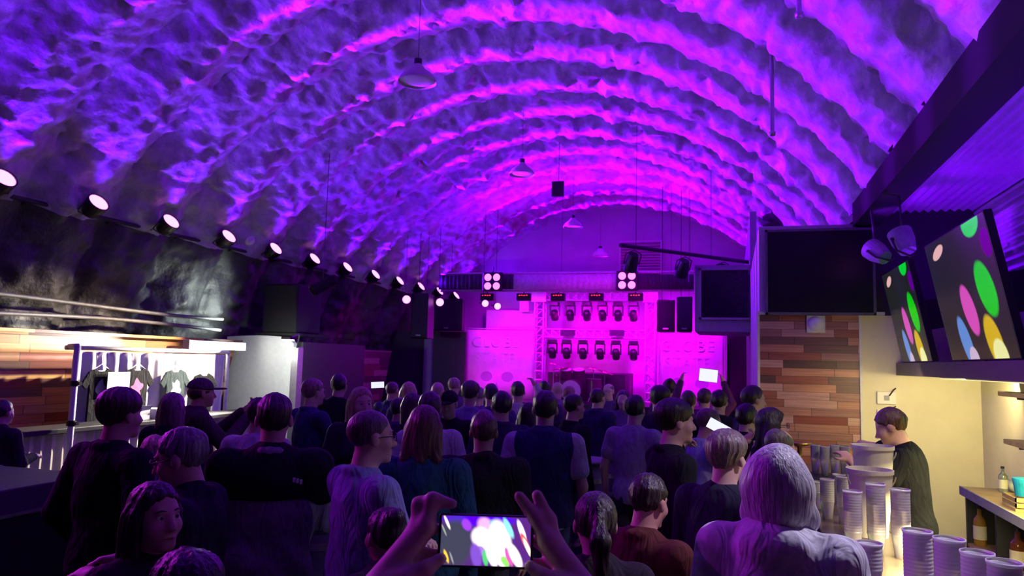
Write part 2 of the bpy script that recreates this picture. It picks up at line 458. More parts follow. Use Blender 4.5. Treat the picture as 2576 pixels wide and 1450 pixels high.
def add_hand(F, W, d, n, s, curl, sgn, simple):
    """palm, four unequal fingers bent at the knuckles, thumb leaving the side of the palm"""
    d = d/np.linalg.norm(d); n = n-d*(n @ d); n = n/np.linalg.norm(n)
    t = np.cross(d, n)*sgn                         # towards the thumb
    c = W+d*.055*s
    M = np.stack([t, n, d], 1)
    F.ell(c, (.042*s, .019*s, .056*s), .012*s, M)
    F.cap(W-d*.02*s, W+d*.03*s, .027*s, .026*s, .02*s)
    for i, (o, L, r) in enumerate(((.031, .070, .0092), (.0105, .080, .0095), (-.0105, .074, .009), (-.031, .058, .008))):
        b = W+d*.095*s+t*o*s
        a1 = curl*(.55+.08*i); a2 = curl*(1.25+.1*i)
        m = b+(d*math.cos(a1)+n*math.sin(a1)+t*o*1.6)*L*.52*s
        e = m+(d*math.cos(a2)+n*math.sin(a2))*L*.52*s
        F.cap(b, m, r*1.08*s, r*s, .006*s); F.cap(m, e, r*s, r*.85*s, .003*s)
    b = W+d*.03*s+t*.03*s
    m = b+(t*.75+d*.6+n*.25*curl)*.042*s; e = m+(d*.85+t*.2+n*.4*curl)*.034*s
    F.cap(b, m, .0125*s, .0105*s, .012*s); F.cap(m, e, .0105*s, .0088*s, .003*s)

_PM = {}
def cloth(c, kind='cloth'):
    name = 'cloth_'+'_'.join('%.3f' % x for x in c)
    if name in _MC: return _MC[name]
    m = mat(name, c, rough=.85, var=.15, scale=24, bump=.12, bscale=320, spec=.12)
    nt = m.node_tree; b = nt.nodes['Principled BSDF']; L = nt.links.new
    tc = nd(nt, 'ShaderNodeTexCoord'); mp = nd(nt, 'ShaderNodeMapping'); mp.inputs['Scale'].default_value = (1, 1, .45)
    nz = nd(nt, 'ShaderNodeTexNoise'); nz.inputs['Scale'].default_value = 8.5; nz.inputs['Detail'].default_value = 2; nz.inputs['Distortion'].default_value = 2.2
    L(tc.outputs['Object'], mp.inputs[0]); L(mp.outputs[0], nz.inputs['Vector'])
    bp = nd(nt, 'ShaderNodeBump'); bp.inputs['Strength'].default_value = .55; bp.inputs['Distance'].default_value = .05
    L(nz.outputs[0], bp.inputs['Height'])
    old = b.inputs['Normal'].links[0].from_node
    L(bp.outputs[0], old.inputs['Normal'])
    return m
def skinm(c): return mat('skin_'+'_'.join('%.2f' % x for x in c), c, rough=.5, var=.07, scale=18, spec=.35)
def hairm(c):
    name = 'hair_'+'_'.join('%.3f' % x for x in c)
    if name in _MC: return _MC[name]
    m, nt, b = new_mat(name); L = nt.links.new
    tc = nd(nt, 'ShaderNodeTexCoord'); mp = nd(nt, 'ShaderNodeMapping'); mp.inputs['Scale'].default_value = (1, 1, .07)
    nz = nd(nt, 'ShaderNodeTexNoise'); nz.inputs['Scale'].default_value = 95; nz.inputs['Detail'].default_value = 3; nz.inputs['Distortion'].default_value = .6
    L(tc.outputs['Object'], mp.inputs[0]); L(mp.outputs[0], nz.inputs['Vector'])
    mr = nd(nt, 'ShaderNodeMapRange'); mr.inputs[1].default_value = .3; mr.inputs[2].default_value = .7; mr.inputs[3].default_value = .45; mr.inputs[4].default_value = 1.5
    L(nz.outputs[0], mr.inputs[0])
    vs = nd(nt, 'ShaderNodeVectorMath', operation='SCALE'); vs.inputs[0].default_value = c; L(mr.outputs[0], vs.inputs['Scale']); L(vs.outputs[0], b.inputs['Base Color'])
    bp = nd(nt, 'ShaderNodeBump'); bp.inputs['Strength'].default_value = .6; bp.inputs['Distance'].default_value = .01
    L(nz.outputs[0], bp.inputs['Height']); L(bp.outputs[0], b.inputs['Normal'])
    b.inputs['Roughness'].default_value = .42; b.inputs['Specular IOR Level'].default_value = .45
    _MC[name] = m; return m
SK = (.52, .33, .25); SK2 = (.60, .38, .30); SK3 = (.40, .23, .17)
EYE_M = mat('eye_white', (.6, .6, .6), rough=.2, var=.02)
PUP_M = mat('eye_iris', (.03, .025, .02), rough=.15, var=.1)
LENS_M = mat('spectacle_frame', (.02, .02, .02), rough=.3)
BK = (.012, .012, .016); NV = (.02, .024, .06); GR = (.10, .10, .12); DG = (.04, .04, .05); JN = (.05, .07, .16)
WHT = (.62, .60, .62); LV = (.38, .36, .55); TEAL = (.02, .10, .14); MAR = (.16, .03, .03); BRN = (.10, .05, .04)
N_PEOPLE = []
def person(label, px, py, depth, face, h=None, sex='m', hair='short', hc=(.03, .02, .016), skin=SK, top='jacket', tc=BK, pants=DG,
           al='down', ar='down', hy=0.0, hp=0.0, w=1.0, belly=0.0, seat=False, glasses=False, eyes=False, extra=(), hands=None,
           cat='person', group=None, curl=.8, lean=0.0, fold=1.0, res=None, loc=None, bend=0.0, handcurl=None):
    # --- where it stands
    if loc is None:
        p = atd(px, py, depth); X, Y, top_z = p.x, p.y, p.z
    else: X, Y, top_z = loc
    if seat: s = .97 if sex == 'f' else 1.0; dz = top_z-1.75*s
    else: s = top_z/1.75; dz = 0.0
    r = res or min(max(depth*.0021, .0075), .0155)
    root = thing('person', label, cat, (X, Y, 0), math.radians(face), group)
    def S(p):
        p = np.array(p, np.float32)*s
        if lean: # lean the upper body forwards about the hip
            hz = .95*s
            if p[2] > hz: p = np.array((p[0], p[1]+(p[2]-hz)*math.sin(lean), hz+(p[2]-hz)*math.cos(lean)), np.float32)
        p[2] += dz
        return p
    fw = .92*w if sex == 'f' else w
    # --- skeleton
    hip = (.09, 0, .92)
    if seat: knee = (.13, .42, .90); ank = (.13, .40, .46)
    else: knee = (.105, .02, .50); ank = (.11, -.02, .09)
    arms = []
    for sg, pose in ((-1, al), (1, ar)):
        e, wr = ARMS[pose] if isinstance(pose, str) else pose
        sh = (.185*fw*sg, -.01, 1.415)
        arms.append((sg, S(sh), S((e[0]*sg*(.9+.1*fw), e[1], e[2])), S((wr[0]*sg, wr[1], wr[2])), pose))
    # --- head frame
    hM = rotM(math.radians(hy), math.radians(hp)-lean*.6)
    piv = S((0, -.005, 1.50))
    ho = piv+hM @ (np.array((0, .03, .133))*s)
    def Hh(p): return ho+hM @ (np.array(p)*s)
    # --- bounds
    pts = [S((-.3*w, -.25, dz*0)), S((.3*w, .3, 0)), Hh((0, 0, .14)), Hh((0, .14, 0)), Hh((0, -.14, 0))]
    for a in arms: pts += [a[1], a[2], a[3]+(a[3]-a[2])/np.linalg.norm(a[3]-a[2])*.2*s]
    if seat: pts += [S((.2, .62, .4)), S((-.2, .6, .4))]
    if hands: pts += [np.array(q) for ch in hands for (q, rr) in ch]
    P = np.array(pts); lo = P.min(0)-.12; hi = P.max(0)+.12; lo[2] = max(min(lo[2], 0), -.02)-.02 if not seat else min(lo[2], dz+.3)
    # --- body: one continuous surface
    F = SDF(lo, hi, r)
    def torso(F, o, k=.07):
        F.ell(S((0, -.005, 1.25)), np.array((.165*fw+o, .112+o, .21+o))*s, k)
        F.cap(S((-.145*fw, -.012, 1.405)), S((.145*fw, -.012, 1.405)), (.058+o)*s, (.058+o)*s, k)
        F.cap(S((0, -.02, 1.36)), S((0, -.012, 1.46)), (.085+o)*s, (.055+o)*s, k)
        F.ell(S((0, .01+belly*.35, 1.06)), np.array((.148*w+o+belly*.5, .11+o+belly, .16+o))*s, k)
        F.ell(S((0, -.01, .93)), np.array((.165*w+o+(.012 if sex == 'f' else 0), .118+o+belly*.3, .13+o))*s, k)
        if sex == 'f':
            for q in (-1, 1): F.ell(S((.075*q, .085, 1.27)), np.array((.062+o,)*3)*s, .05)
    torso(F, -.006)
    # neck + head
    F.cap(S((0, -.02, 1.42)), Hh((0, -.02, -.06)), (.064 if sex == 'm' else .054)*s, (.056 if sex == 'm' else .048)*s, .03)
    hk = s
    F.ell(Hh((0, -.012, .03)), np.array((.077, .097, .086))*hk, .02, hM)
    F.ell(Hh((0, .03, -.045)), np.array((.058, .062, .072))*hk, .035, hM)
    F.cap(Hh((-.012, .074, -.099)), Hh((.012, .074, -.099)), .017*hk, .017*hk, .025)
    F.cap(Hh((-.034, .078, .024)), Hh((.034, .078, .024)), .011*hk, .011*hk, .016)
    for q in (-1, 1):
        F.ell(Hh((.04*q, .056, -.03)), np.array((.027, .026, .024))*hk, .022, hM)
        F.ell(Hh((.079*q, -.008, -.008)), np.array((.012, .021, .032))*hk, .008, hM)
        F.ell(Hh((.031*q, .099, .004)), np.array((.016, .014, .010))*hk, .012, hM, op='s')
    F.cap(Hh((0, .085, .010)), Hh((0, .109, -.034)), .009*hk, .014*hk, .012)
    for q in (-1, 1): F.ell(Hh((.012*q, .098, -.038)), np.array((.009, .009, .008))*hk, .006, hM)
    F.cap(Hh((-.018, .087, -.066)), Hh((.018, .087, -.066)), .0065*hk, .0065*hk, .008)
    F.cap(Hh((-.014, .085, -.077)), Hh((.014, .085, -.077)), .007*hk, .007*hk, .008)
    # arms, hands
    for i, (sg, sh, el, wr, pose) in enumerate(arms):
        F.cap(sh, el, .046*s, .037*s, .03); F.cap(el, wr, .037*s, .026*s, .02)
        d = wr-el
        nrm = np.array((-sg*1.0, .25, -.1)) if pose in ('down', 'hip', 'pocket', 'high', 'chin') else np.array((-sg*.35, .2, -.6 if pose not in ('phone',) else .6))
        if hands is None:
            cu = (handcurl or {}).get(sg, curl)
            dn = d/np.linalg.norm(d)
            add_hand(F, wr, d, nrm, s, cu, -sg, r > .012)
    if hands:
        for ch in hands:
            for (p0, r0), (p1, r1) in zip(ch[:-1], ch[1:]): F.cap(np.array(p0), np.array(p1), r0, r1, .012)
    # legs
    for q in (-1, 1):
        k_ = (knee[0]*q, knee[1], knee[2]); a_ = (ank[0]*q, ank[1], ank[2]); h_ = (hip[0]*q, hip[1], hip[2])
        if not seat and bend: k_ = (k_[0], k_[1]+bend, k_[2])
        F.cap(S(h_), S(k_), .078*s, .05*s, .05); F.cap(S(k_), S(a_), .048*s, .034*s, .03)
        F.cap(S((a_[0], a_[1]-.03, a_[2]-.035)), S((a_[0]*1.15, a_[1]+.15, a_[2]-.055)), .032*s, .026*s, .02)
    body = F.mesh('body', skinm(skin), root)
    del F
    # --- hair
    def haird():
        lo2 = ho-.42*s; hi2 = ho+.26*s
        if hair in ('long', 'ponytail'): lo2[2] -= .1*s
        return SDF(lo2, hi2, max(r*.9, .0062))
    if hair not in ('bald', 'cap', 'beanie', 'brim'):
        G = haird()
        thin = hair in ('balding', 'buzz')
        o = .004 if thin else .012
        G.ell(Hh((0, -.018, .035)), np.array((.0785+o*.45, .0985+o*.75, .086+o*1.0))*hk, .0, hM)
        if hair == 'short': G.wrinkle(.0035, (38+(px % 5)*6)/s, px*.07)
        G.ell(Hh((0, .118, -.02)), np.array((.074, .088, .108))*hk, .012, hM, op='s')     # the face
        if hair == 'balding': G.ell(Hh((0, .03, .12)), np.array((.07, .085, .06))*hk, .01, hM, op='s')
        nrm = hM @ np.array((0, .67, -.743)); G.cut(nrm, float(nrm @ Hh((0, -.075, -.078))), .02)
        if hair in ('long', 'ponytail', 'bob', 'bun', 'fluffy'):
            if hair == 'bun': G.ell(Hh((0, -.09, .10)), np.array((.045, .045, .04))*hk, .015, hM)
            if hair == 'ponytail':
                q0 = Hh((0, -.115, .03)); q1 = q0+np.array((0, -.045, -.06))*s; q2 = q0+np.array((.01, -.03, -.33))*s
                G.cap(q0, q1, .028*s, .036*s, .02); G.cap(q1, q2, .038*s, .014*s, .02)
            if hair == 'fluffy':
                G.ell(Hh((0, -.03, -.01)), np.array((.118, .112, .125))*hk, .03, hM)
                G.ell(Hh((0, -.05, -.08)), np.array((.10, .075, .07))*hk, .03, hM)
                G.ell(Hh((0, .12, -.04)), np.array((.070, .085, .11))*hk, .02, hM, op='s')
                G.wrinkle(.006, 15/s, 1.3)
                for q_, z_ in ((-.085, -.10), (-.03, -.125), (.04, -.13), (.09, -.10)): G.ell(Hh((q_, -.055+abs(q_)*.5, z_)), np.array((.038, .034, .05))*hk, .02, hM)
            if hair in ('long', 'bob'):
                L = .33 if hair == 'long' else .15
                yb = Hh((0, -.055, .0))
                G.ell(Hh((0, -.06, -.05)), np.array((.088, .055, .10))*hk, .03, hM)
                for q in (-1, 0, 1):
                    p0 = Hh((.062*q, -.035-.02*(q == 0), .0)); p1 = p0+np.array((.02*q, -.045+.0*q, -L))*s
                    G.cap(p0, p1, .040*s, .030*s, .035)
                    if q: G.cap(Hh((.074*q, .012, .01)), Hh((.074*q, .012, .01))+np.array((.012*q, .0, -L*.8))*s, .018*s, .016*s, .025)
        if hair == 'messy': G.ell(Hh((.01, -.02, .06)), np.array((.092, .105, .075))*hk, .02, hM)
        G.strands(.001 if thin else .0012 if hair == 'fluffy' else .0035, ho, 30)
        G.mesh('hair', hairm(hc), root)
    if hair in ('cap', 'beanie', 'brim'):
        G = SDF(ho-.3*s, ho+.3*s, max(r*.9, .0062))
        G.ell(Hh((0, -.017, .04)), np.array((.090, .110, .090))*hk, 0, hM)
        nz_ = hM @ np.array((0, -.12, -1.0)); G.cut(nz_/np.linalg.norm(nz_), float(nz_ @ Hh((0, .0, .028)))/np.linalg.norm(nz_), .006)
        if hair == 'beanie': G.ell(Hh((0, -.02, .05)), np.array((.093, .112, .098))*hk, .02, hM)
        G.mesh('cap' if hair != 'beanie' else 'beanie', cloth(extra[0] if extra and isinstance(extra[0], tuple) else BK), root)
        if hair == 'cap':
            G = SDF(ho-.3*s, ho+.3*s, max(r*.7, .0045))
            G.ell(Hh((0, .125, .036)), np.array((.072, .085, .0095))*hk, 0, hM)
            G.mesh('cap_brim', cloth(extra[0] if extra and isinstance(extra[0], tuple) else BK), root)
        if hair == 'brim':
            G = SDF(ho-.3*s, ho+.3*s, max(r*.7, .0045))
            G.ell(Hh((0, 0, .03)), np.array((.165, .185, .010))*hk, 0, hM)
            G.mesh('hat_brim', cloth(extra[0] if extra and isinstance(extra[0], tuple) else BK), root)
        G = SDF(ho-.3*s, ho+.25*s, max(r*.9, .0062))     # hair under the cap
        G.ell(Hh((0, -.02, .0)), np.array((.084, .100, .075))*hk, 0, hM)
        G.ell(Hh((0, .10, -.04)), np.array((.076, .085, .12))*hk, .012, hM, op='s')
        nz_ = hM @ np.array((0, 0, 1.0)); G.cut(nz_, float(nz_ @ Hh((0, 0, .03))), .01)
        nrm = hM @ np.array((0, .45, -.9)); nrm /= np.linalg.norm(nrm); G.cut(nrm, float(nrm @ Hh((0, -.06, -.05))), .012)
        G.strands(.003, ho, 30)
        G.mesh('hair', hairm(hc), root)
    # --- clothes
    lo3 = np.minimum(lo, P.min(0)-.10); hi3 = P.max(0)+.10
    style = {'jacket': (.020, 1.0, .84, .010), 'hoodie': (.022, 1.0, .86, .010), 'shirt': (.013, 1.0, .84, .007), 'sweater': (.018, 1.0, .87, .008),
             'tee': (.012, .55, .86, .005), 'vest': (.026, 0.0, .88, .005), 'polo': (.012, .6, .86, .004)}[top]
    off, slv, hem, wr_a = style; wr_a *= fold
    def garment(off, slv, hem, amp, name, m, ztop=None, zbot=None):
        zz = [S((0, 0, hem))[2]-.06, S((0, 0, 1.55))[2]+.05]
        l2 = lo3.copy(); h2 = hi3.copy(); l2[2] = min(zz[0], min(a[3][2] for a in arms)-.08); h2[2] = max(zz[1], max(max(a[2][2], a[3][2]) for a in arms)+.1)
        G = SDF(l2, h2, r)
        torso(G, off, .07)
        cutp = S((0, 0, hem))
        G.wrinkle(amp, 17/s, seed=px*.013)
        G.cut((0, 0, -1), -float(cutp[2]), .01)
        if slv > 0:
            for (sg, sh, el, wr, pose) in arms:
                k = .05
                if slv >= 1:
                    G.cap(sh, el, (.052+off)*s, (.042+off)*s, k); G.cap(el, el+(wr-el)*.97, (.042+off)*s, (.030+off*.8)*s, .02)
                else: G.cap(sh, sh+(el-sh)*slv, (.054+off)*s, (.055+off)*s, k)
        else:
            for (sg, sh, el, wr, pose) in arms: G.ell(sh+np.array((.055*sg*s, 0, -.02)), np.array((.07, .09, .12))*s, .02, None, op='s')
        if top in ('jacket', 'shirt', 'polo', 'vest') and name != 'yoke':
            for k2 in range(12):
                a0 = 2*PI*k2/12; a1 = 2*PI*(k2+1)/12
                rr = (.072 if sex == 'm' else .064)
                f0 = S((rr*math.cos(a0), -.02+rr*.95*math.sin(a0), 1.475+.018*(-math.sin(a0)))); f1 = S((rr*math.cos(a1), -.02+rr*.95*math.sin(a1), 1.475+.018*(-math.sin(a1))))
                G.cap(f0, f1, .014*s, .014*s, .02)
        if top == 'hoodie' and name != 'yoke':
            G.ell(S((0, -.10, 1.455)), np.array((.11, .06, .065))*s, .04)
        if ztop is not None: G.cut((0, 0, 1), float(S((0, 0, ztop))[2]), .005)
        if zbot is not None: G.cut((0, 0, -1), -float(S((0, 0, zbot))[2]), .005)
        return G.mesh(name, m, root)
    nm = {'tee': 't_shirt', 'polo': 'polo_shirt'}.get(top, top)
    if top == 'vest': garment(.012, .62, .86, .004, 'shirt', cloth(extra[1] if len(extra) > 1 else WHT))
    garment(off, slv, hem, wr_a, nm, cloth(tc))
    for x in extra:
        if x == 'yoke':
            g = garment(off+.007, .45, 1.27, .006, 'yoke', cloth(BK)); g['label'] = 'black fleece shoulder yoke'
        if x == 'logo':
            c = S((.115, -.125-off, 1.36)); me = MB()
            for dx in (0, .016, .032): me.box((c[0]+dx*s, c[1]-.012, c[2]-dx*.3), (c[0]+(dx+.012)*s, c[1]+.01, c[2]+.018*s-dx*.3))
            o = me.build('chest_mark', mat('white_stitching', (.75, .75, .78), rough=.6), root); o['label'] = 'small white embroidered mark'
    # trousers and shoes
    G = SDF((S((-.28*w, -.24, 0))[0], -.26*s, S((0, 0, 0))[2] if seat else -.01), (S((.28*w, .3, 0))[0], (.62 if seat else .3)*s, S((0, 0, 1.02))[2]), max(r, .010))
    G.ell(S((0, -.01, .93)), np.array((.172*w, .124+belly*.3, .135))*s, .05)
    for q in (-1, 1):
        k_ = (knee[0]*q, knee[1]+(bend if not seat else 0), knee[2])
        G.cap(S((hip[0]*q, hip[1], hip[2])), S(k_), .092*s, .066*s, .03); G.cap(S(k_), S((ank[0]*q, ank[1], ank[2]-.03)), .066*s, .056*s, .02)
    G.wrinkle(.004, 20/s, seed=px*.02)
    G.cut((0, 0, 1), float(S((0, 0, 1.0))[2]), .01)
    G.mesh('trousers', cloth(pants), root)
    for q in (-1, 1):
        a_ = S((ank[0]*q, ank[1], ank[2])); G = SDF(a_-.3*s, a_+.3*s, max(r, .011))
        G.cap(a_+np.array((0, -.04, -.045))*s, a_+np.array((.02*q, .15, -.05))*s, .040*s, .036*s, .0)
        G.cap(a_+np.array((0, -.02, -.03))*s, a_+np.array((0, -.015, .03))*s, .045*s, .045*s, .03)
        G.cut((0, 0, -1), -(float(a_[2])-.088*s))
        G.mesh('shoe', mat('black_leather', (.015, .014, .014), rough=.4), root)
    # glasses
    if glasses:
        g = MB()
        for q in (-1, 1):
            c = Hh((.034*q, .105, .004))
            pts_ = [Vector(Hh((.034*q+.025*math.cos(a)*1.0, .103-.004*abs(math.cos(a)), .003+.019*math.sin(a)))) for a in np.linspace(0, 2*PI, 15)]
            g.tube(pts_, .0022*s, 6)
            g.tube([Vector(Hh((.058*q, .098, .008))), Vector(Hh((.083*q, .03, .008))), Vector(Hh((.085*q, -.02, .0)))], .0024*s, 6)
        g.tube([Vector(Hh((-.010, .107, .006))), Vector(Hh((.010, .107, .006)))], .002*s, 6)
        g.build('glasses', LENS_M, root)
    if eyes:
        for q in (-1, 1):
            o = MB().lathe([(0, -.0122)]+[(.0122*math.cos(t), .0122*math.sin(t)) for t in np.linspace(-1.3, 1.3, 9)]+[(0, .0122)], (0, 0, 0), 14).build('eye', EYE_M, root, smooth=True)
            o.data.materials.append(PUP_M); o.location = Hh((.031*q, .0755, .004))
            yd = Vector(hM @ np.array((0, 1.0, 0)))
            o.rotation_euler = yd.to_track_quat('Z', 'Y').to_euler(); o.scale = (s, s, s)
            for f in o.data.polygons:
                if f.center.z > .0088: f.material_index = 1
        m_ = MB().tube([Vector(Hh((-.022, .0885, -.0705))), Vector(Hh((-.008, .0945, -.0695))), Vector(Hh((.008, .0945, -.0695))), Vector(Hh((.022, .0885, -.0705)))], [.002*s, .0045*s, .0045*s, .002*s], 8)
        m_.build('mouth', mat('lips', (.30, .10, .09), rough=.4), root, smooth=True)
        for q in (-1, 1):
            MB().tube([Vector(Hh((.014*q, .089, .026))), Vector(Hh((.032*q, .0885, .031))), Vector(Hh((.050*q, .079, .025)))], [.003*s, .0036*s, .002*s], 6).build('eyebrow', hairm(hc), root, smooth=True)
    if seat:
        zt = S((0, 0, .84))[2]
        st = thing('bar_stool', 'black round bar stool under the '+seat, 'stool', (X, Y, 0), math.radians(face))
        MB().lathe([(0, zt-.05), (.17, zt-.05), (.18, zt-.03), (.17, zt-.008), (0, zt-.008)]).build('seat', M_BLK, st, smooth=True)
        for k in range(4):
            a = PI/4+k*PI/2
            MB().tube([(.12*math.cos(a), .12*math.sin(a), zt-.05), (.2*math.cos(a), .2*math.sin(a), 0)], .013, 8).build('leg', M_STEEL, st, smooth=True)
        zf = min(.22, zt*.4); q = .2-.08*zf/zt
        MB().tube([(q*math.cos(a), q*math.sin(a), zf) for a in np.linspace(0, 2*PI, 25)], .009, 6).build('footrest', M_STEEL, st, smooth=True)
    N_PEOPLE.append((label, X, Y, top_z, s))
    return root, {'H': Hh, 'arms': arms, 's': s, 'S': S}
def worldof(root, p):
    return Matrix.Translation(root.location) @ root.rotation_euler.to_matrix().to_4x4() @ Vector([float(q) for q in p])
# ================================================================== PROPS AND FIXTURES
VIO = (.30, .0, 1.0); MAG = (.85, .0, 1.0); PNK = (1.0, .0, .75)
M_LENS = emit('lamp_lens_violet', (1.0, .24, 1.0), 3.2)
M_LENSP = emit('lamp_lens_pink', (1.0, .18, .75), 2.2)
ORD = 'first second third fourth fifth sixth seventh eighth ninth tenth eleventh twelfth thirteenth fourteenth fifteenth sixteenth'.split()
def copy_tree(o, parent=None):
    c = o.copy(); COL.objects.link(c)
    if parent is not None: c.parent = parent
    for ch in list(o.children): copy_tree(ch, c)
    return c
# ---- row of uplights on the rail along the dark wall
UPD = Vector((.80, -.12, .58)).normalized()
def make_par(name, label, cat, lens, r=.115, L=.24):
    t = thing(name, label, cat)
    MB().lathe([(0, -L), (r*.7, -L), (r*.8, -L*.8), (r, -L*.45), (r*1.04, 0), (r*.94, 0), (r*.9, -.02), (0, -.02)], seg=20).build('can', M_BLK, t, smooth=False)
    MB().lathe([(0, .004), (r*.5, .002), (r*.9, -.012), (r*.9, -.018), (0, -.018)], seg=20).build('lens', lens, t, smooth=True)
    y = MB()
    y.tube([(r*1.15, 0, -L*.4), (r*1.15, 0, -L*1.0), (0, 0, -L*1.25), (-r*1.15, 0, -L*1.0), (-r*1.15, 0, -L*.4)], .012, 6)
    y.tube([(r*1.2, 0, -L*.4), (r, 0, -L*.4)], .016, 8).tube([(-r*1.2, 0, -L*.4), (-r, 0, -L*.4)], .016, 8)
    y.build('mounting_yoke', M_BLK, t)
    return t
def aim(o, d): o.rotation_mode = 'QUATERNION'; o.rotation_quaternion = Vector(d).to_track_quat('Z', 'Y')
XL = -8.10; ZL = 3.93
par0 = make_par('par_light', 'x', 'stage light', M_LENS, r=.14)
UPS = []
for i in range(-3, 12):
    o = par0 if i == -3 else copy_tree(par0)
    y = 6.38+1.34*i
    o.location = (XL, y, ZL); aim(o, UPD)
    vis = i >= 0
    o['label'] = ('violet uplight, %s from the near end of the row along the black wall' % ORD[i]) if vis else ('violet uplight at the unseen near end of the rail, %s outside the view' % ORD[-i-1])
    o['group'] = 'uplights along the dark wall'
    UPS.append(Vector((XL, y, ZL)))
rail = MB().tube([(XL-.42, 0, ZL-.12), (XL-.42, 21.8, ZL-.10)], .03, 8)
for k in range(17): rail.tube([(XL-.42, .31+1.34*k, ZL-.12), (XL-.72, .5+1.34*k, ZL-.16)], .018, 6)
for p in UPS: rail.tube([(p.x-.42, p.y, p.z-.12), (p.x-.36, p.y, p.z-.13)], .014, 6)
tag(rail.build('light_rail', M_DARK), 'dark pipe rail that carries the row of uplights', 'rail')
UPS2 = []
for i in range(-2, 4):
    y = 6.38+1.34*i; o = copy_tree(par0); o.location = (1.52, y, 4.20); aim(o, (-.85, 0, .5))
    o['label'] = ('dark backed uplight on top of the black beam, %s from the blank screen' % ORD[3-i]) if i > -1 else 'dark backed uplight on the beam outside the view, %s one' % ORD[-i-1]
    o['group'] = 'uplights on the black beam'; UPS2.append(Vector((1.52, y, 4.20)))
# smoke detector next to the fourth uplight
p = atX(630, 607, XL+.1)
tag(MB().lathe([(0, -.05), (.05, -.045), (.085, -.01), (.09, .03), (0, .04)], seg=20, M=Matrix.Rotation(-.9, 3, 'Y')).build('smoke_detector', M_WHITE, loc=p), 'small pale unlit dome just beyond the fourth uplight', 'detector')
# ---- pendant lamps along the crown
def make_pendant():
    t = thing('pendant_lamp', 'x', 'lamp')
    MB().lathe([(.035, .20), (.05, .18), (.09, .13), (.17, .07), (.215, .0), (.222, -.02), (.216, -.02), (.205, .0), (.16, .06), (.08, .12), (.03, .15)], seg=32).build('shade', mat('enamel_shade', (.6, .58, .55), rough=.35, var=.06), t, smooth=True)
    MB().lathe([(0, -.005), (.12, -.006), (.2, .0), (.205, .004), (0, .01)], seg=28).build('diffuser', mat('lamp_diffuser', (.9, .88, .86), rough=.5, var=.05), t, smooth=True)
    MB().tube([(0, 0, .16), (0, 0, 1.15)], .003, 6).lathe([(0, .15), (.045, .155), (.045, .25), (0, .26)]).build('stem', M_BLK, t)
    return t
pd0 = make_pendant()
for i, (px, py) in enumerate(((1050, 203), (1313, 437), (1441, 570), (1510, 643))):
    o = pd0 if i == 0 else copy_tree(pd0)
    o.location = atX(px, py, -3.40)
    o['label'] = ('unlit pendant lamp hanging from the arched roof, nearest of the four', 'unlit pendant lamp, second along the crown of the roof', 'unlit pendant lamp, third along the crown of the roof', 'pendant lamp glowing magenta in front of the gable wall')[i]
    o['group'] = 'pendant lamps along the roof crown'
# ---- small black speaker hung from the roof, and hanging pipe drops
p = at(1405, 478, 14.5)
t = thing('hanging_speaker', 'small black speaker hanging from the roof beyond the second pendant lamp', 'speaker', p)
MB().prism([(-.13, -.1, -.16), (.13, -.1, -.16), (.10, .1, -.13), (-.10, .1, -.13)], (0, 0, .32)).build('cabinet', M_BLK, t, bevel=.015)
MB().tube([(0, 0, .16), (0, 0, 1.0)], .006, 6).build('bracket', M_BLK, t)
for k, (px, py, Y) in enumerate(((1943, 330, 8.3), (2010, 30, 6.3))):
    p = at(px, py, Y); zt = ZC+math.sqrt(max(RA**2-(p.x-XC)**2, .1))
    t = thing('drop_pipe', ('thin pipe dropping from the roof above the plank block', 'thin pipe dropping from the roof near the upper edge of the picture')[k], 'pipe', p)
    MB().tube([(0, 0, 0), (0, 0, zt-p.z)], .022, 8).build('pipe', M_STEEL, t)
    MB().lathe([(0, -.05), (.03, -.05), (.035, -.01), (.012, .0), (0, 0)]).build('nozzle', M_STEEL, t, smooth=True)
# ---- lighting pipe with three black cans
a = at(1560, 617, 13.6); b = at(1912, 664, 16.4)
PIPE_A, PIPE_B = a.copy(), b.copy()
t = thing('lighting_pipe', 'black pipe slung across the hall in front of the louvre', 'pipe', (0, 0, 0))
MB().tube([a, b], .04, 10).build('bar', M_DARK, t)
for f in (.1, .62):
    q = a.lerp(b, f); MB().tube([q, (q.x, q.y, ZC+math.sqrt(RA**2-(q.x-XC)**2)-.05)], .005, 6).build('hanging_rod', M_DARK, t)
can0 = make_par('stage_can', 'x', 'stage light', mat('dark_glass', (.05, .03, .07), rough=.1), r=.13, L=.34)
for i, (px, f) in enumerate(((1588, .08), (1706, .42), (1806, .70))):
    o = can0 if i == 0 else copy_tree(can0)
    q = a.lerp(b, f); o.location = (q.x, q.y, q.z-.42); aim(o, (-.25, .55, -.8))
    o.location = Vector(o.location)+Vector((-.06, .12, 0))
    o['label'] = ('black stage can hanging at the free end of the pipe', 'black stage can in the middle of the slung pipe', 'black stage can above the small wall screen')[i]
    o['group'] = 'cans on the slung pipe'
# ---- louvre on the gable
x0, x1, z0, z1 = rectY(1563, 612, 1662, 688, 22.05)
t = thing('wall_louver', 'pale square louvre high on the gable wall', 'vent', (0, 0, 0))
m = MB()
for k in range(11):
    z = z0+(z1-z0)*(k+.5)/11; m.prism([(x0, 22.09, z-.03), (x0, 21.98, z-.06), (x0, 21.97, z-.05), (x0, 22.09, z+.02)], (x1-x0, 0, 0))
m.build('slats', M_WHITE, t)
MB().box((x0-.05, 21.96, z0-.06), (x0, 22.1, z1)).box((x1, 21.96, z0-.06), (x1+.05, 22.1, z1)).box((x0-.05, 21.96, z1), (x1+.05, 22.1, z1+.06)).box((x0-.05, 21.96, z0-.1), (x1+.05, 22.1, z0-.06)).build('frame', M_WHITE, t)
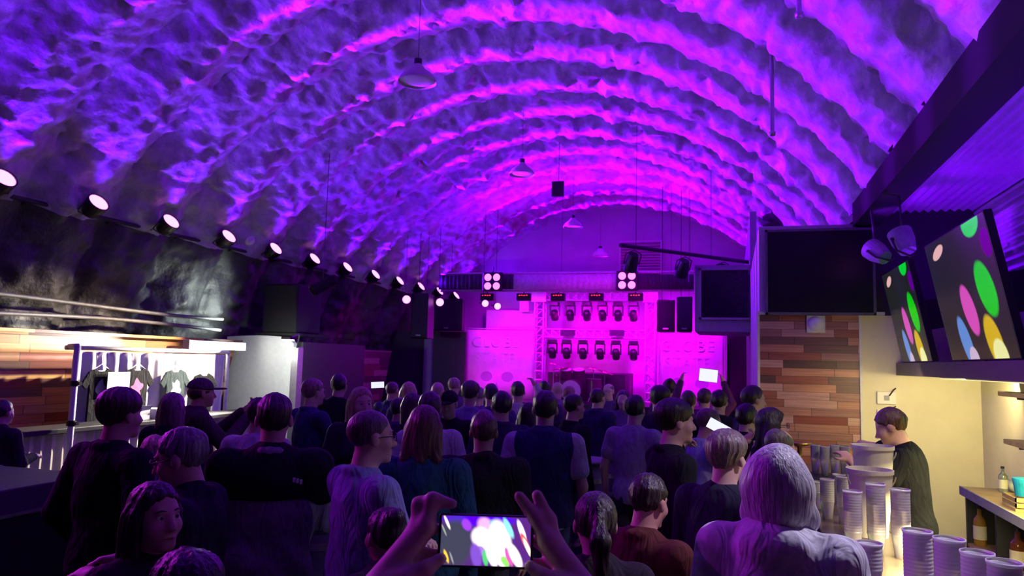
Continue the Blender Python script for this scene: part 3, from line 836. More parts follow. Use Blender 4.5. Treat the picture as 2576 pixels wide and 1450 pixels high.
# ---- header above the stage
YH = 18.7
t = thing('stage_header', 'long fabric header hung across the front of the stage', 'header', (0, 0, 0))
M_VAL = mat('black_valance', (.05, .045, .06), rough=.8, bump=.2); M_VAL_LIT = mat('lit_valance', (.62, .58, .64), rough=.8, bump=.2)  # centre cloth is paler to carry the light falling on it
for nm, px0, px1, mm in (('valance', 1105, 1290, M_VAL), ('centre_valance', 1292, 1552, M_VAL_LIT), ('valance', 1554, 1745, M_VAL)):
    x0, x1, z0, z1 = rectY(px0, 692, px1, 728, YH)
    n = 60; vs = []; fs = []
    for i in range(n+1):
        x = x0+(x1-x0)*i/n; o_ = .03*math.sin(i*1.9)
        vs += [(x, YH+o_, z0), (x, YH+o_, z1), (x, YH+.08+o_, z1), (x, YH+.08+o_, z0)]
    for i in range(n):
        for j in range(4): fs.append((4*i+j, 4*i+(j+1) % 4, 4*(i+1)+(j+1) % 4, 4*(i+1)+j))
    fs += [(0, 1, 2, 3), (4*n, 4*n+1, 4*n+2, 4*n+3)]
    MB().add(vs, fs).build(nm, mm, t, smooth=True)
x0, x1, z0, z1 = rectY(1105, 690, 1745, 735, YH+.05)
m = MB()
for zz in (z1+.02, z0+.05): m.tube([(x0, YH+.2, zz), (x1, YH+.2, zz)], .03, 8)
m.build('carrier_pipe', M_ALU, t)
for xx in (x0+.3, (x0+x1)/2, x1-.1): MB().tube([(xx, YH+.2, z1), (xx, YH+.2, ZC+math.sqrt(max(RA**2-(xx-XC)**2, 1))-.1)], .005, 6).build('hanging_rod', M_DARK, t)
HZ0 = z0
# blinders
def make_blinder():
    t = thing('blinder_light', 'x', 'stage light')
    MB().box((-.27, 0, -.25), (.27, .12, .25)).build('housing', M_BLK, t, bevel=.02)
    for qx in (-.12, .12):
        for qz in (-.115, .115):
            MB().lathe([(0, .03), (.05, .028), (.095, 0), (.1, -.02), (0, -.02)], (qx, 0, qz), 18, Matrix.Rotation(PI/2, 3, 'X')).build('lamp', M_LENSP, t, smooth=True)
    MB().tube([(0, .06, .25), (0, .06, .40)], .02, 8).build('hanging_clamp', M_BLK, t)
    return t
bl0 = make_blinder()
for i, (px, py) in enumerate(((1238, 709), (1577, 706))):
    o = bl0 if i == 0 else copy_tree(bl0)
    o.location = at(px, py, YH-.25); o['label'] = ('four-lamp blinder glowing pink over the skull banner by the dark speakers', 'four-lamp blinder glowing pink under the louvre')[i]; o['group'] = 'four-lamp blinders'
# LED fixtures with red digits
def make_strobe():
    t = thing('strobe_light', 'x', 'stage light')
    MB().box((-.19, -.07, -.10), (.19, .07, .10)).build('housing', M_BLK, t, bevel=.015)
    m = MB()
    for k in range(4): m.box((-.12+.065*k, -.078, .03+.004*(k % 2)), (-.085+.065*k, -.07, .05+.004*(k % 2)))
    o = m.build('digit_display', emit('red_led', (1, .02, .05), 3), t); o['label'] = 'row of tiny red lit digits'
    MB().tube([(0, 0, .1), (0, 0, .13)], .02, 8).build('hanging_clamp', M_BLK, t)
    return t
st0 = make_strobe()
for i, px in enumerate((1226, 1318, 1404, 1500, 1599)):
    o = st0 if i == 0 else copy_tree(st0)
    o.location = at(px, 748, YH+.15); o['label'] = 'black light with tiny red digits, %s from the speaker end of the stage header' % ORD[i]; o['group'] = 'lights with red digits under the header'
# ---- truss portal
YT = 20.6
t = thing('lighting_truss', 'aluminium box truss portal around the back of the stage', 'truss', (0, 0, 0))
def lattice(a, b, w, n):
    """square box truss from a to b"""
    a = Vector(a); b = Vector(b); m = MB(); d = (b-a).normalized()
    u = Vector((0, 1, 0)); v = d.cross(u).normalized()
    cs = [u*(w/2*i)+v*(w/2*j) for i, j in ((-1, -1), (1, -1), (1, 1), (-1, 1))]
    for c in cs: m.tube([a+c, b+c], .028, 8)
    L = (b-a).length
    for k in range(n):
        p0 = a+d*(L*k/n); p1 = a+d*(L*(k+1)/n)
        for i in range(4): m.tube([p0+cs[i], p1+cs[(i+1) % 4]], .014, 5, cap=False)
        for i in range(4): m.tube([p0+cs[i], p0+cs[(i+1) % 4]], .014, 5, cap=False)
    return m
pl0 = at(1360, 745, YT); pr0 = at(1638, 745, YT)
XTL, XTR, ZTT = pl0.x, pr0.x, pl0.z
zm = at(1500, 841, YT).z
lattice((XTL, YT, .95), (XTL, YT, ZTT+.12), .26, 12).build('tower', M_ALU, t)
lattice((XTR, YT, .95), (XTR, YT, ZTT+.12), .26, 12).build('tower', M_ALU, t)
lattice((XTL+.14, YT, ZTT), (XTR-.14, YT, ZTT), .26, 12).build('cross_truss', M_ALU, t)
lattice((XTL+.14, YT, zm), (XTR-.14, YT, zm), .22, 12).build('cross_truss', M_ALU, t)
for q in (XTL, XTR): MB().box((q-.22, YT-.22, ZTT-.2), (q+.22, YT+.22, ZTT+.22)).build('sleeve_block', M_ALU, t, bevel=.02)
for px in (1428, 1552):
    p = at(px, 838, YT-.2); MB().box((p.x-.2, YT-.26, p.z-.085), (p.x+.2, YT-.16, p.z+.085)).build('dark_panel', M_DARK, t)
# ---- moving heads
def make_mover():
    t = thing('moving_head_light', 'x', 'stage light')
    MB().box((-.12, -.12, -.02), (.12, .12, .10)).build('base', M_BLK, t, bevel=.015)
    MB().box((-.15, -.05, -.30), (-.115, .05, 0)).box((.115, -.05, -.30), (.15, .05, 0)).box((-.15, -.05, -.03), (.15, .05, 0)).build('yoke', M_BLK, t, bevel=.01)
    R_ = Matrix.Rotation(.5, 3, 'X')
    MB().lathe([(0, .13), (.08, .12), (.105, .04), (.11, -.1), (.10, -.16), (0, -.165)], (0, 0, -.26), 18, R_).build('head', M_BLK, t, smooth=True)
    MB().lathe([(0, -.172), (.09, -.170), (.09, -.16), (0, -.16)], (0, 0, -.26), 18, R_).build('lens', mat('dark_glass', (.05, .03, .07)), t)
    return t
mv0 = make_mover(); first = True
for row, (pxs, py) in enumerate((((1396, 1435, 1477, 1516, 1555, 1594), 762), ((1390, 1426, 1467, 1510, 1550, 1594), 858))):
    for i, px in enumerate(pxs):
        o = mv0 if first else copy_tree(mv0); first = False
        p = at(px, py, YT); o.location = (p.x, YT-.02, (ZTT if row == 0 else zm)-.27)
        o['label'] = 'dark moving head under the %s truss bar, %s counted from the pale backdrop panel' % (('upper', 'lower')[row], ORD[i])
        o['group'] = 'moving heads on the stage truss'
# ---- drapes / lit panels behind
x0, x1, z0, z1 = rectY(1225, 781, 1345, 832, 21.2)
t = thing('backdrop_panel', 'plain pale backdrop panel glowing magenta above the skull banner', 'backdrop', (0, 0, 0))
MB().box((x0, 21.15, .95), (x1, 21.2, z1)).build('cloth', M_WHITE, t)
p = at(1320, 765, 20.9)
tag(MB().box((p.x-.14, 20.85, p.z-.24), (p.x+.14, 20.95, p.z+.22)).tube([(p.x, 20.9, p.z+.2), (p.x, 20.9, p.z+1.2)], .012, 6).build('stage_sign', M_WHITE, bevel=.01), 'small pale panel hung above the backdrop beside the truss tower', 'panel')
# ---- banners
def txt(body, size, m, parent, loc, name='lettering'):
    c = bpy.data.curves.new('t', 'FONT'); c.body = body; c.size = size; c.extrude = .002; c.align_x = 'CENTER'; c.space_character = 1.15
    o = bpy.data.objects.new('t', c); COL.objects.link(o)
    dg = bpy.context.evaluated_depsgraph_get(); me = bpy.data.meshes.new_from_object(o.evaluated_get(dg))
    bpy.data.objects.remove(o)
    q = link(name, me, m, parent); q.location = loc; q.rotation_euler = (PI/2, 0, 0); return q
M_BAN = mat('banner_vinyl', (.50, .47, .52), rough=.45, var=.12, scale=3)
M_INK = mat('banner_ink', (.25, .21, .30), rough=.6, var=.1); M_PALE = mat('banner_pale', (.60, .57, .62), rough=.5, var=.05)
for i, (a0, a1, y0) in enumerate(((1172, 1342, 830), (1662, 1822, 838))):
    x0, x1, z0, z1 = rectY(a0, y0, a1, 965, 19.5); z0 = .95
    t = thing('stage_banner', ('tall skull banner at the dark speaker end of the stage', 'tall skull banner under the boxed soffit')[i], 'banner', ((x0+x1)/2, 19.5, .95), 0, 'stage banners')
    w = x1-x0; hgt = z1-.95
    n = 24; vs = []; fs = []
    for k in range(n+1):
        x = -w/2+w*k/n; o_ = .004*math.sin(k*.9); vs += [(x, o_, 0), (x, o_, hgt), (x, o_+.012, hgt), (x, o_+.012, 0)]
    for k in range(n):
        for j in range(4): fs.append((4*k+j, 4*k+(j+1) % 4, 4*k+4+(j+1) % 4, 4*k+4+j))
    fs += [(0, 1, 2, 3), (4*n, 4*n+1, 4*n+2, 4*n+3)]
    MB().add(vs, fs).build('cloth', M_BAN, t, smooth=True)
    MB().tube([(-w/2-.03, .03, 0), (-w/2-.03, .03, hgt+.04), (w/2+.03, .03, hgt+.04), (w/2+.03, .03, 0)], .02, 8).build('frame', M_ALU, t)
    txt('GLOBE', .40, M_PALE, t, (-.12, -.0075, hgt-.46)); txt('STATE', .36, M_PALE, t, (-.12, -.0075, hgt-.86))
    for q in (-1, 1): MB().lathe([(0, .0), (.17, .0), (.17, .006), (0, .006)], (.30*q-.05, -.006, hgt-1.28), 20, Matrix.Rotation(PI/2, 3, 'X') @ Matrix.Diagonal((1, .8, 1))).build('skull_eye_print', M_INK, t)
    MB().prism([(-.13, -.012, hgt-1.62), (.03, -.012, hgt-1.62), (-.05, -.012, hgt-1.42)], (0, .006, 0)).build('skull_nose_print', M_INK, t)
    for k in range(6): MB().box((-.38+.115*k, -.012, hgt-1.86), (-.29+.115*k, -.006, hgt-1.74)).build('skull_tooth_print', M_INK, t)
# ---- drum riser and drum kit
x0, x1, z0, z1 = rectY(1378, 936, 1572, 960, 19.9)
tag(MB().box((x0, 19.9, .95), (x1, 21.6, z1)).build('drum_riser', M_DARK, bevel=.02), 'black riser in front of the lower truss lights', 'riser')
kit = at(1440, 950, 19.3); kx = kit.x
t = thing('drum_kit', 'drum kit with raised cymbals in front of the black riser', 'drum kit', (kx, 19.3, .95))
M_SH = mat('drum_shell', (.15, .02, .10), rough=.2, var=.1); M_CY = mat('cymbal_bronze', (.75, .55, .30), rough=.25, metal=.9, var=.1); M_HD = mat('drum_head', (.7, .68, .7), rough=.5, var=.04)
def drum(name, c, r, h, axis='Z', tilt=0):
    R_ = Matrix.Rotation(PI/2, 3, 'X') if axis == 'Y' else Matrix.Rotation(tilt, 3, 'X')
    o = MB().lathe([(0, -h/2), (r, -h/2), (r*1.03, -h/2+.02), (r, -h/2+.04), (r, h/2-.04), (r*1.03, h/2-.02), (r, h/2), (0, h/2)], (0, 0, 0), 28, R_).build(name, M_SH, t, smooth=False)
    o.location = c
    q = MB().lathe([(0, h/2+.003), (r*.95, h/2+.003), (r*.95, h/2-.002)], (0, 0, 0), 28, R_).build('drum_head', M_HD, o); return o
drum('bass_drum', (0, 0, .28), .28, .4, 'Y'); drum('floor_tom', (.55, .15, .40), .21, .40); drum('snare_drum', (-.4, .3, .62), .18, .15)
drum('rack_tom', (-.17, .02, .72), .15, .22, 'Z', .3); drum('rack_tom', (.17, .02, .72), .16, .24, 'Z', .3)
for (x, y, z, r, tl) in ((-.55, .15, .98, .20, .15), (-.35, .05, .85, .24, -.2), (.55, .05, .88, .26, .2), (.8, .3, .80, .25, .3)):
    st = MB().tube([(x, y, z), (x, y, .25)], .012, 8)
    for k in range(3): st.tube([(x, y, .3), (x+.2*math.cos(k*2.09), y+.2*math.sin(k*2.09), .01)], .010, 6)
    s_ = st.build('cymbal_stand', M_STEEL, t)
    o = MB().lathe([(0, .03), (.04, .025), (.05, .01), (r, -.012), (r, -.016), (.05, .004), (0, .02)], (x, y, z), 28, Matrix.Rotation(tl, 3, 'Y')).build('cymbal', M_CY, s_, smooth=True)
# ---- loudspeakers
def cab(name, label, px0, py0, px1, py1, Y, d=.55, zb=None, hang=False, tilt=0):
    x0, x1, z0, z1 = rectY(px0, py0, px1, py1, Y)
    if zb is not None: z0 = zb
    t = thing(name, label, 'loudspeaker', ((x0+x1)/2, Y, z0))
    w = x1-x0; h = z1-z0
    MB().prism([(-w/2, 0, 0), (w/2, 0, 0), (w*.36, d, 0), (-w*.36, d, 0)], (0, 0, h)).build('cabinet', M_BLK, t, bevel=.02)
    g = MB().box((-w/2+.03, -.03, .03), (w/2-.03, -.005, h-.03)).build('grille', mat('speaker_grille', (.03, .03, .032), rough=.6, bump=.6, bscale=300), t, bevel=.008)
    MB().box((-.06, -.036, .06), (.06, -.03, .09)).build('badge', M_ALU, t)
    if hang:
        zt = ZC+math.sqrt(max(RA**2-((x0+x1)/2-XC)**2, 1))-.35-z0
        MB().tube([(-w*.25, d*.3, h), (-w*.25, d*.3, zt)], .008, 6).tube([(w*.25, d*.3, h), (w*.25, d*.3, zt)], .004, 6).build('hanging_chain', M_BLK, t)
    return t
cab('loudspeaker', 'tall black loudspeaker hung beside the truss, the one nearer the truss', 1652, 754, 1698, 836, 17.5, hang=True)
cab('loudspeaker', 'tall black loudspeaker hung beside the small wall screen', 1702, 746, 1742, 836, 17.3, hang=True)
cab('loudspeaker', 'black loudspeaker hung in front of the dark wing panel', 1036, 738, 1074, 852, 16.6, hang=True)
cab('loudspeaker', 'wide dark loudspeaker on top of the wing panel', 1086, 752, 1162, 832, 18.9, zb=at(1085, 833, 19.2).z+.002)
# two bright lamps over the wing, two over the banner
pl1 = make_par('wash_light', 'bright white wash lamp hung beside the loudspeaker over the wing', 'stage light', M_LENS, r=.105)
pl1.location = at(1023, 754, 16.2); aim(pl1, (.55, -.8, -.15))
o = copy_tree(pl1); o.location = at(1107, 761, 17.2); o['label'] = 'bright white wash lamp in front of the wide dark loudspeaker'
o = copy_tree(pl1); o.location = at(1221, 764, 18.0); o['label'] = 'bright lamp over the skull banner, the one nearer the dark loudspeakers'; o.scale = (.9,)*3
o = copy_tree(pl1); o.location = at(1252, 771, 18.4); o['label'] = 'bright lamp over the skull banner, the one nearer the truss'; o.scale = (.9,)*3
bar_ = MB()
for (px, py, Y) in ((1023, 754, 16.2), (1107, 761, 17.2), (1221, 764, 18.0), (1252, 771, 18.4)):
    q = at(px, py, Y); zt = ZC+math.sqrt(max(RA**2-(q.x-XC)**2, 1))-.35
    pp = MB().tube([(q.x-.13, q.y+.2, q.z), (q.x-.13, q.y+.2, zt)], .006, 6).build('hanging_pipe', M_DARK)
    tag(pp, 'thin dark hanging pipe of the wash lamp %s' % {1023: 'beside the wing loudspeaker', 1107: 'before the wide loudspeaker', 1221: 'over the skull banner, nearer the speakers', 1252: 'over the skull banner, nearer the truss'}[px], 'pipe')
# black housing on top of the white partition
t = thing('air_unit', 'black boxy housing on top of the white partition', 'air unit', (-7.95, 11.75, 2.31))
MB().box((-.32, -.08, .035), (.40, .75, .95)).build('case', mat('matt_black', (.003, .003, .0035), rough=.8), t, bevel=.04)
MB().box((-.40, -.14, 0), (.52, .85, .045)).build('base_tray', mat('matt_black', (.006, .006, .007)), t)
# lamp on the white partition
p = at(722, 852, 10.35)
t = thing('wall_lamp', 'small bright lamp at the upper corner of the white partition', 'lamp', p)
MB().box((-.09, -.03, -.02), (.09, .16, .03)).build('hanging_housing', M_DARK, t, bevel=.01)
MB().tube([(0, .1, .02), (-.25, .75, .10), tuple(Vector((-7.44, 11.56, 2.06))-p)], .012, 8).build('arm', M_DARK, t)
MB().box((-.075, -.025, -.032), (.075, .09, -.021)).build('diffuser', emit('lamp_cool', (.85, 1, .95), 25), t)
LAMP_WP = Vector(p)
SNOOT = Vector((-6.40, 10.6, 3.10)); SNOOT_D = Vector((-8.4, 8.2, 1.1))-SNOOT  # added lamp, lens hidden in the snoot, brightens planks and curtain
t = thing('added_snoot_lamp', 'added black snooted lamp hung in the dark in front of the white partition', 'stage light', SNOOT)
_R = frame_to(SNOOT_D.normalized())
MB().lathe([(0, -.26), (.07, -.26), (.09, -.2), (.095, .20), (.088, .20), (.08, -.1), (0, -.1)], (0, 0, 0), 20, _R).build('can', mat('matt_black', (.003, .003, .0035), rough=.8), t)
MB().lathe([(0, -.085), (.078, -.085), (.078, -.095), (0, -.095)], (0, 0, 0), 20, _R).build('lens', M_LENS, t)
MB().tube([(0, 0, .05), (0, 0, 2.2)], .005, 6).build('hanging_stem', M_DARK, t)
# conduits above the plank wall
for k, (dz, dx, lab) in enumerate(((.10, .0, 'grey conduit pipe along the black foam just above the plank wall'), (.30, .05, 'grey conduit pipe along the black foam, upper of the two'))):
    pts = [(-8.66+dx+.03*math.sin(y*1.3+k), y, 2.28+dz+.035*math.sin(y*.9+k*2)) for y in np.linspace(2.5, 11.0, 30)]
    tag(MB().tube(pts, .028, 8).build('conduit_pipe', mat('painted_conduit', (.10, .10, .10), rough=.5), smooth=True), lab, 'pipe')
# ---- wall screens
x0, x1, z0, z1 = rectY(1924, 580, 2204, 794, 9.93)
t = thing('video_screen', 'large blank black screen above the plank block', 'screen', (0, 0, 0))
M_SCR = mat('screen_glass', (.006, .006, .008), rough=.35, var=.1, spec=.3)
MB().box((x0+.03, 9.90, z0+.03), (x1-.03, 9.93, z1-.03)).build('panel', M_SCR, t)
M_BEZ = mat('screen_bezel', (.10, .10, .12), rough=.4)
MB().box((x0, 9.89, z0), (x0+.03, 9.96, z1)).box((x1-.03, 9.89, z0), (x1, 9.96, z1)).box((x0, 9.89, z0), (x1, 9.96, z0+.03)).box((x0, 9.89, z1-.03), (x1, 9.96, z1)).build('bezel', M_BEZ, t)
x0, x1, z0, z1 = rectY(1764, 680, 1904, 800, 14.9)
t = thing('video_screen', 'smaller blank screen on the boxed soffit with a violet reflection', 'screen', (0, 0, 0))
MB().box((x0, 14.93, z0), (.30, 14.99, z1)).build('panel', mat('screen_glossy', (.01, .01, .014), rough=.22, var=.1), t)
MB().box((x0-.04, 14.9, z0-.04), (x0, 14.995, z1+.04)).box((x0-.04, 14.9, z1), (.32, 14.995, z1+.04)).box((x0-.04, 14.9, z0-.04), (.32, 14.995, z0)).build('mounting_bezel', M_GREYB, t)
# emergency lamp on the planks
p = at(2052, 816, 9.96)
t = thing('dome_lamp', 'small white dome lamp near the top of the plank block', 'lamp', p)
MB().lathe([(0, .09), (.05, .08), (.09, .04), (.10, .0), (0, 0)], (0, 0, 0), 24, Matrix.Rotation(PI/2, 3, 'X')).build('dome', mat('opal_plastic', (.75, .74, .78), rough=.3, var=.04), t, smooth=True)
MB().box((-.11, -.02, -.11), (.11, .005, .11)).build('base_plate', M_WHITE, t, bevel=.01)
# ---- menu screens leaning out over the ledge
NEAR_SPOTS = [(.80, .985, .12, .10, .2, (.0, .62, .03)), (.22, .90, .11, .045, .3, (.75, .42, .42)), (.80, .50, .11, .205, .18, (.0, .55, .0)), (.50, .38, .09, .20, .18, (.62, .07, .45)),
              (.33, .14, .08, .21, .2, (.10, .24, .62)), (.40, .0, .07, .10, .1, (.55, .42, .60)), (.74, .12, .10, .20, .18, (.62, .42, .0)), (.78, .02, .09, .12, .08, (.80, .80, .35)), (.95, .80, .07, .10, 0, (.10, .0, .25))]
def menu_screen(label, ya, yb, x, z0, hgt):
    W = abs(yb-ya); t = thing('menu_screen', label, 'screen', (x, (ya+yb)/2, z0))
    R_ = Matrix.Rotation(math.radians(-11), 3, 'Y')
    def P_(u, v, d): return R_ @ Vector((d, (0.5-u)*W, v*hgt))     # u from the far end to the near end
    vs = [P_(0, 0, -.031), P_(1, 0, -.031), P_(1, 1, -.031), P_(0, 1, -.031)]
    me = bpy.data.meshes.new('display'); me.from_pydata(vs, [], [(0, 1, 2, 3)]); uv = me.uv_layers.new(name='UVMap')
    for li, c in enumerate(((0, 0), (1, 0), (1, 1), (0, 1))): uv.data[li].uv = c
    link('display', me, spots_screen('menu_picture', (.012, .014, .013), NEAR_SPOTS, 1.0, .10), t)
    b = MB().box((-.03, -W/2-.012, -.012), (.03, W/2+.012, hgt+.012), R_.to_4x4()); b.build('casing', M_BLK, t, bevel=.006)
    MB().box((.0, -.3, hgt*.3), (.35, .3, hgt*.6), R_.to_4x4()).build('mount', M_DARK, t)
    return t
menu_screen('near menu screen with bright coloured ovals over the bar ledge', 7.72, 6.02, 1.97, 2.075, 1.07)
menu_screen('far menu screen with small coloured ovals next to the blank screen', 9.84, 8.45, 1.97, 2.075, 1.05)
# two lamps at the end of the black beam
for i, (px, py, Y) in enumerate(((2190, 625, 9.0), (2262, 585, 8.3))):
    p = at(px, py, Y)
    t = thing('beam_lamp', ('small lamp with a pale body hung at the end of the black beam', 'lamp hung from the ribbed bar ceiling above the far menu screen')[i], 'stage light', p)
    b = make_par('tmp', 'x', 'x', M_LENSP)
    for c in list(b.children): c.parent = t
    bpy.data.objects.remove(b)
    for c in t.children:
        if c.name.startswith('can'): c.data.materials[0] = mat('grey_can', (.35, .33, .38), rough=.4)
    aim(t, (-.2, .35, .75) if i else (-.45, .6, .5)); t.location = p
    MB().tube([(0, 0, -.1), Matrix.Identity(3) @ (t.rotation_quaternion.inverted() @ (Vector((p.x, p.y, 3.88))-p))], .012, 6).build('stem', M_DARK, t)
BL1 = at(2190, 625, 9.0)+Vector((0, .0, .18)); BL2 = at(2262, 585, 8.3)+Vector((.05, 0, .05))
LEDGE_FILL = [Vector((2.55, y, 2.25)) for y in (4.9, 6.9, 9.0)]  # added uplights, hidden on the ledge, brighten the annex ceiling
for i, p in enumerate(LEDGE_FILL):
    o = copy_tree(par0); o.location = p; aim(o, (-.2, 0, 1)); o.scale = (.55,)*3; del o['group']
    o['label'] = ('small added uplight on the ledge beyond the near menu screen, outside the view', 'small uplight added unseen on the ledge behind the near menu screen', 'small uplight added unseen on the ledge behind the far menu screen')[i]
BAR_FILL = Vector((1.60, 3.3, 3.6)); BAR_FILL2 = Vector((1.60, 4.1, 3.6))  # added unseen lamps that brighten the cups, grey hair and buckets
for i, p in enumerate((BAR_FILL, BAR_FILL2)):
    t = thing('added_downlight', ('bar downlight under the black beam outside the view', 'second added bar downlight under the black beam outside the view')[i], 'lamp', p)
    MB().lathe([(0, .12), (.05, .12), (.055, .02), (.05, .02), (0, .03)], seg=18).build('can', M_BLK, t, smooth=True)
    MB().lathe([(0, .028), (.05, .026), (0, .035)], seg=18).build('lens', emit('added_downlight_lens', (1, .85, .7), 4), t)
# ---- merchandise corner
t = thing('merchandise_counter', 'counter with a pale corrugated metal front and dark top rail', 'counter', (-7.55, 8.0, 0))
vs = []; fs = []
n = 200
for i in range(n+1):
    y = -3.2+5.6*i/n; o_ = .022*math.sin(i*PI/2.5); vs += [(.17+o_, y, .02), (.17+o_, y, 1.0), (.14, y, 1.0), (.14, y, .02)]
for i in range(n):
    for j in range(4): fs.append((4*i+j, 4*i+(j+1) % 4, 4*i+4+(j+1) % 4, 4*i+4+j))
MB().add(vs, fs).build('corrugated_front', mat('corrugated_sheet', (.62, .60, .48), rough=.35, metal=.3, var=.1), t)
MB().box((-.22, -3.25, 1.0), (.26, 2.45, 1.06)).build('counter_top', M_DARK, t, bevel=.01)
MB().box((-.2, -3.2, 0), (.12, 2.4, 1.0)).build('carcass', M_DARK, t)
t = thing('pipe_stand', 'white pipe stand with black clamps that carries the white curtain', 'stand', (0, 0, 0))
pa = at(188, 884, 6.75); pxx = -7.22
MB().tube([(pxx, 6.75, 0), (pxx, 6.75, 2.0)], .034, 14).build('post', M_WHITE, t, smooth=True)
MB().tube([(-8.1, 7.45, 2.0), (pxx, 6.75, 2.0)], .03, 12).build('arm', M_WHITE, t, smooth=True)
MB().tube([(-8.1, 7.4, 1.98), (-8.1, 10.55, 1.98)], .03, 12).build('rod', M_WHITE, t, smooth=True)
MB().tube([(-8.1, 10.56, 0), (-8.1, 10.56, 2.0)], .03, 12).build('post', M_WHITE, t, smooth=True)
for z in (1.57, 1.12): MB().lathe([(.03, -.035), (.05, -.03), (.05, .03), (.03, .035)], (pxx, 6.75, z), 14).box((pxx+.03, 6.73, z-.02), (pxx+.09, 6.77, z+.02)).build('clamp', M_BLK, t)
vs = []; fs = []; ny, nz = 150, 12
for i in range(ny+1):
    y = 7.5+2.95*i/ny
    for j in range(nz+1):
        z = .45+1.485*j/nz; k = .55+.45*j/nz
        vs.append((-8.06+.035*k*math.sin(i*.62+.5*math.sin(j*.5))+.015*math.sin(i*.23+j*.4), y, z))
for i in range(ny):
    for j in range(nz):
        a0 = i*(nz+1)+j; fs.append((a0, a0+1, a0+nz+2, a0+nz+1))
c_ = MB().add(vs, fs).build('curtain', mat('white_sheer', (.80, .78, .80), rough=.8, var=.04), None, smooth=True)
sm = c_.modifiers.new('s', 'SOLIDIFY'); sm.thickness = .004
tag(c_, 'gathered white curtain hung behind the merchandise', 'curtain')
def tshirt(label, px, py, col, pcol, seed, X=-7.93, sc=1.0):
    p = atX(px, py, X)
    t = thing('t_shirt', label, 't-shirt', p, 0, 't-shirts on display')
    out = [(-.10, .0), (-.05, -.03), (.0, -.04), (.05, -.03), (.10, .0), (.20, -.04), (.31, -.20), (.23, -.27), (.185, -.20), (.19, -.68), (.0, -.69), (-.19, -.68), (-.185, -.20), (-.23, -.27), (-.31, -.20), (-.20, -.04)]
    m = MB(); m.prism([(-.014, -y*sc, z*sc) for y, z in out], (.028, 0, 0)); b = m.build('cloth', cloth(col), t, bevel=.008)
    rnd = random.Random(seed); m = MB()
    n_ = 40; ph_ = [rnd.uniform(0, 6.28) for _ in range(4)]
    ring = [((.085+.02*math.sin(3*a+ph_[0])+.014*math.sin(5*a+ph_[1])+.008*math.sin(9*a+ph_[2]))*math.cos(a), -.29+(.13+.03*math.sin(4*a+ph_[3])+.012*math.sin(7*a+ph_[1]))*math.sin(a)) for a in np.linspace(0, 2*PI, n_, endpoint=False)]
    m.prism([(.0145, y*sc, z*sc) for y, z in ring], (.0015, 0, 0))
    o = m.build('print', mat('print_%d' % seed, pcol, rough=.7, var=.3), t); o['label'] = 'faded chest print'
    h_ = MB().tube([(0, -.16*sc, -.03*sc), (0, 0, .06*sc), (0, .16*sc, -.03*sc), (0, -.16*sc, -.03*sc)], .006, 6).tube([(0, 0, .06*sc), (-.01, 0, .16*sc), (-.03, .03, .19*sc)], .004, 6).build('hanger', M_STEEL, t)
    return t
tshirt('black t-shirt with a grey print, nearest the white pipe stand', 256, 928, (.006, .006, .008), (.16, .15, .20), 1)
tshirt('black t-shirt with a pink print on the white curtain', 347, 926, (.007, .006, .007), (.32, .05, .15), 2)
tshirt('dark t-shirt with a pale teal print on the brightest curtain', 443, 930, (.018, .026, .026), (.22, .32, .30), 3)
tshirt('dark t-shirt hung last along the white curtain', 514, 940, (.015, .02, .02), (.05, .06, .06), 4)
p = atX(300, 965, -7.85)
t = thing('price_sheet', 'bright white price sheet pinned between the two black t-shirts', 'sign', p)
MB().box((-.006, -.20, -.15), (.006, .17, .15)).build('sheet', mat('paper', (.8, .8, .8), rough=.7, var=.03), t)
MB().box((.006, -.17, .0), (.008, .14, .012)).box((.006, -.17, -.09), (.008, .14, -.08)).build('print', M_GREYB, t)
for k, (px, py, lab) in enumerate(((345, 1052, 'small white box on the merchandise counter under the pink print t-shirt'), (385, 1068, 'white folded box standing on the merchandise counter, farther along'))):
    p = atX(px, py, -7.5); t = thing('card_box', lab, 'box', (p.x, p.y, 1.06), .3*k)
    MB().box((-.09, -.12, 0), (.09, .12, .13)).build('carton', mat('white_card', (.72, .72, .74), rough=.6, var=.05), t, bevel=.004)
    MB().prism([(-.09, -.12, .13), (.09, -.12, .13), (.13, -.12, .19), (.12, -.12, .19), (.088, -.12, .135), (-.09, -.12, .135)], (0, .24, 0)).build('lid', mat('white_card', (.72, .72, .74)), t)
# black bench box in the near corner
t = thing('road_case', 'big black flight case in the near dark corner', 'case', (-5.1, 3.8, 0))
MB().box((-.5, -.8, .1), (.5, .8, .84)).build('body', M_BLK, t, bevel=.01)
MB().box((-.5, -.8, .845), (.5, .8, 1.02)).build('lid', mat('case_lid', (.045, .045, .05), rough=.6, var=.2), t, bevel=.01)
m = MB()
for x in (-.5, .5):
    for y in (-.8, .8): m.box((x-.015, y-.015, .1), (x+.015, y+.015, 1.02))
m.box((-.512, -.81, .835), (.512, .81, .855)).build('edge_trim', M_STEEL, t)
for x in (-.4, .4):
    for y in (-.7, .7): MB().lathe([(0, -.02), (.05, -.02), (.05, .02), (0, .02)], (x, y, .05), 14, Matrix.Rotation(PI/2, 3, 'X')).box((x-.03, y-.03, .06), (x+.03, y+.03, .1)).build('caster', M_BLK, t)
